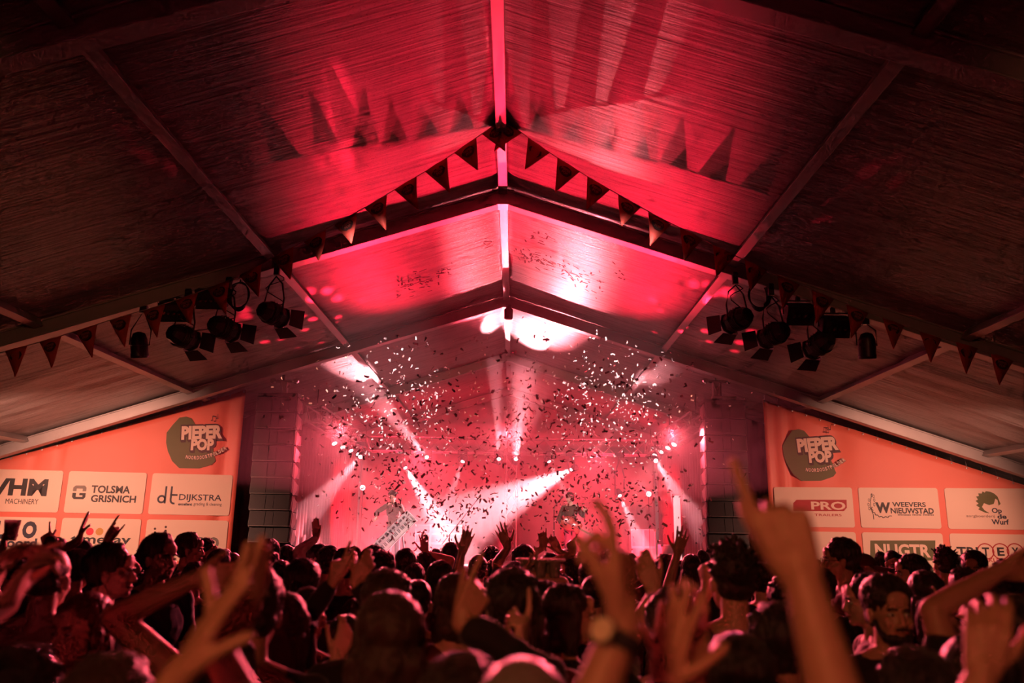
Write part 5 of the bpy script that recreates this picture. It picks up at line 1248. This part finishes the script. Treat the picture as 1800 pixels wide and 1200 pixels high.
# barrier table and case at the left wing of the stage
# ------------------------------------------------------------------ confetti
CF = mat('confetti_paper', (.80, .70, .70), .6, bump=((1, 1, 1), 0, 0, .1))
rc = random.Random(3); cm = []
def strip(L, W_, curl, tw, fold=0.):
    v = []; n = 7
    for i in range(n+1):
        t = (i/n-.5); a = curl*t; x = L*(math.sin(a)/curl if abs(curl) > .01 else t); z = L*((1-math.cos(a))/curl if abs(curl) > .01 else 0)+fold*abs(t)*L
        for sgn in (-1, 1): y = sgn*W_/2; v.append((x, y*math.cos(tw*t), z+y*math.sin(tw*t)))
    return v, [(2*i, 2*i+1, 2*i+3, 2*i+2) for i in range(n)]
SH = [strip(.050, .021, c, t, f) for c, t, f in ((.01, 0, 0), (.6, 0, 0), (1.3, .4, 0), (.4, 1.2, 0), (2.2, .3, 0), (.01, .2, .5))]
for v, f in SH:
    b = MB(); b.add(v, f); m_ = b.mesh('confetti'); m_.materials.append(CF); cm.append(m_)
def csample():
    r = rc.random()
    if r < .30: x, y = rc.gauss(700, 85), rc.gauss(735, 62)
    elif r < .58: x, y = rc.gauss(1055, 95), rc.gauss(725, 62)
    elif r < .74: x, y = rc.gauss(760, 80), rc.gauss(880, 42)
    elif r < .90: x, y = rc.gauss(1040, 80), rc.gauss(880, 45)
    elif r < .96: x, y = rc.uniform(820, 980), rc.uniform(580, 840)
    else: x, y = rc.uniform(470, 1260), rc.uniform(500, 930)
    return x, y
pts = []
while len(pts) < 3000:
    x, y = csample()
    if y < 545+abs(x-895)*.22 or y > 975: continue
    D = 7.5+8.3*rc.random()**.8; p = at(x, y, D)
    if p[2] > zr(p[0])-.05 or (14.8 < D < 15.4 and p[2] > zr(p[0])-.3): continue
    if abs(p[0]) > 4 and D > 15.2: continue
    pts.append((D, p))
pts.sort(key=lambda q: q[0])
big = MB()
for k, (D, p) in enumerate(pts):
    rot = Matrix.Rotation(rc.uniform(0, 2*PI), 3, 'Z') @ Matrix.Rotation(rc.gauss(PI/2, .8), 3, 'X') @ Matrix.Rotation(rc.uniform(0, 2*PI), 3, 'Z'); s = rc.uniform(.8, 1.25)
    j = rc.randrange(len(cm))
    if k < 300:
        o = bpy.data.objects.new('confetti', cm[j]); COL.objects.link(o); M_ = rot.to_4x4(); M_.translation = V(p); o.matrix_world = M_ @ Matrix.Scale(s, 4)
        tag(o, 'small paper confetti strip fluttering in the air before the stage', 'confetti', 'falling confetti')
    else: big.add([rot @ Vector(q)*s+V(p) for q in SH[j][0]], SH[j][1])
o = big.build('confetti_cloud', CF); tag(o, 'dense cloud of tiny confetti strips fluttering through the haze over the stage', 'confetti', 'falling confetti', 'stuff')

# dark bits and strips stuck to the roof sheet near the ridge
DEB = mat('dirt_bits', (.03, .012, .012), .8); db = MB()
for (x0, y0, x1, y1, sx, sy, n_) in ((905, 432, 985, 455, 10, 6, 60), (985, 462, 1062, 492, 8, 10, 40), (930, 398, 965, 410, 12, 5, 14), (690, 500, 760, 478, 12, 10, 46), (760, 478, 800, 455, 8, 6, 16), (845, 420, 862, 412, 5, 5, 6), (1085, 465, 1095, 475, 6, 5, 6)):
    for k in range(n_):
        t = rc.random(); x = x0+(x1-x0)*t+rc.gauss(0, sx); y = y0+(y1-y0)*t+rc.gauss(0, sy); p = V(roofhit(x, y)); 
        sg = 1 if p.x > 0 else -1; p.z = zr(p.x, .25)-.105
        R = Matrix.Rotation(sg*math.atan(SL), 3, 'Y') @ Matrix.Rotation(rc.choice((.1, .3, 1.4, PI/2))+rc.gauss(0, .3), 3, 'Z')
        db.box(p, (rc.uniform(.03, .14), rc.uniform(.012, .030), .003), R)
o = db.build('roof_dirt', DEB); tag(o, 'dark bits of dirt and paper stuck to the roof sheet beside the ridge', 'dirt', None, 'stuff')
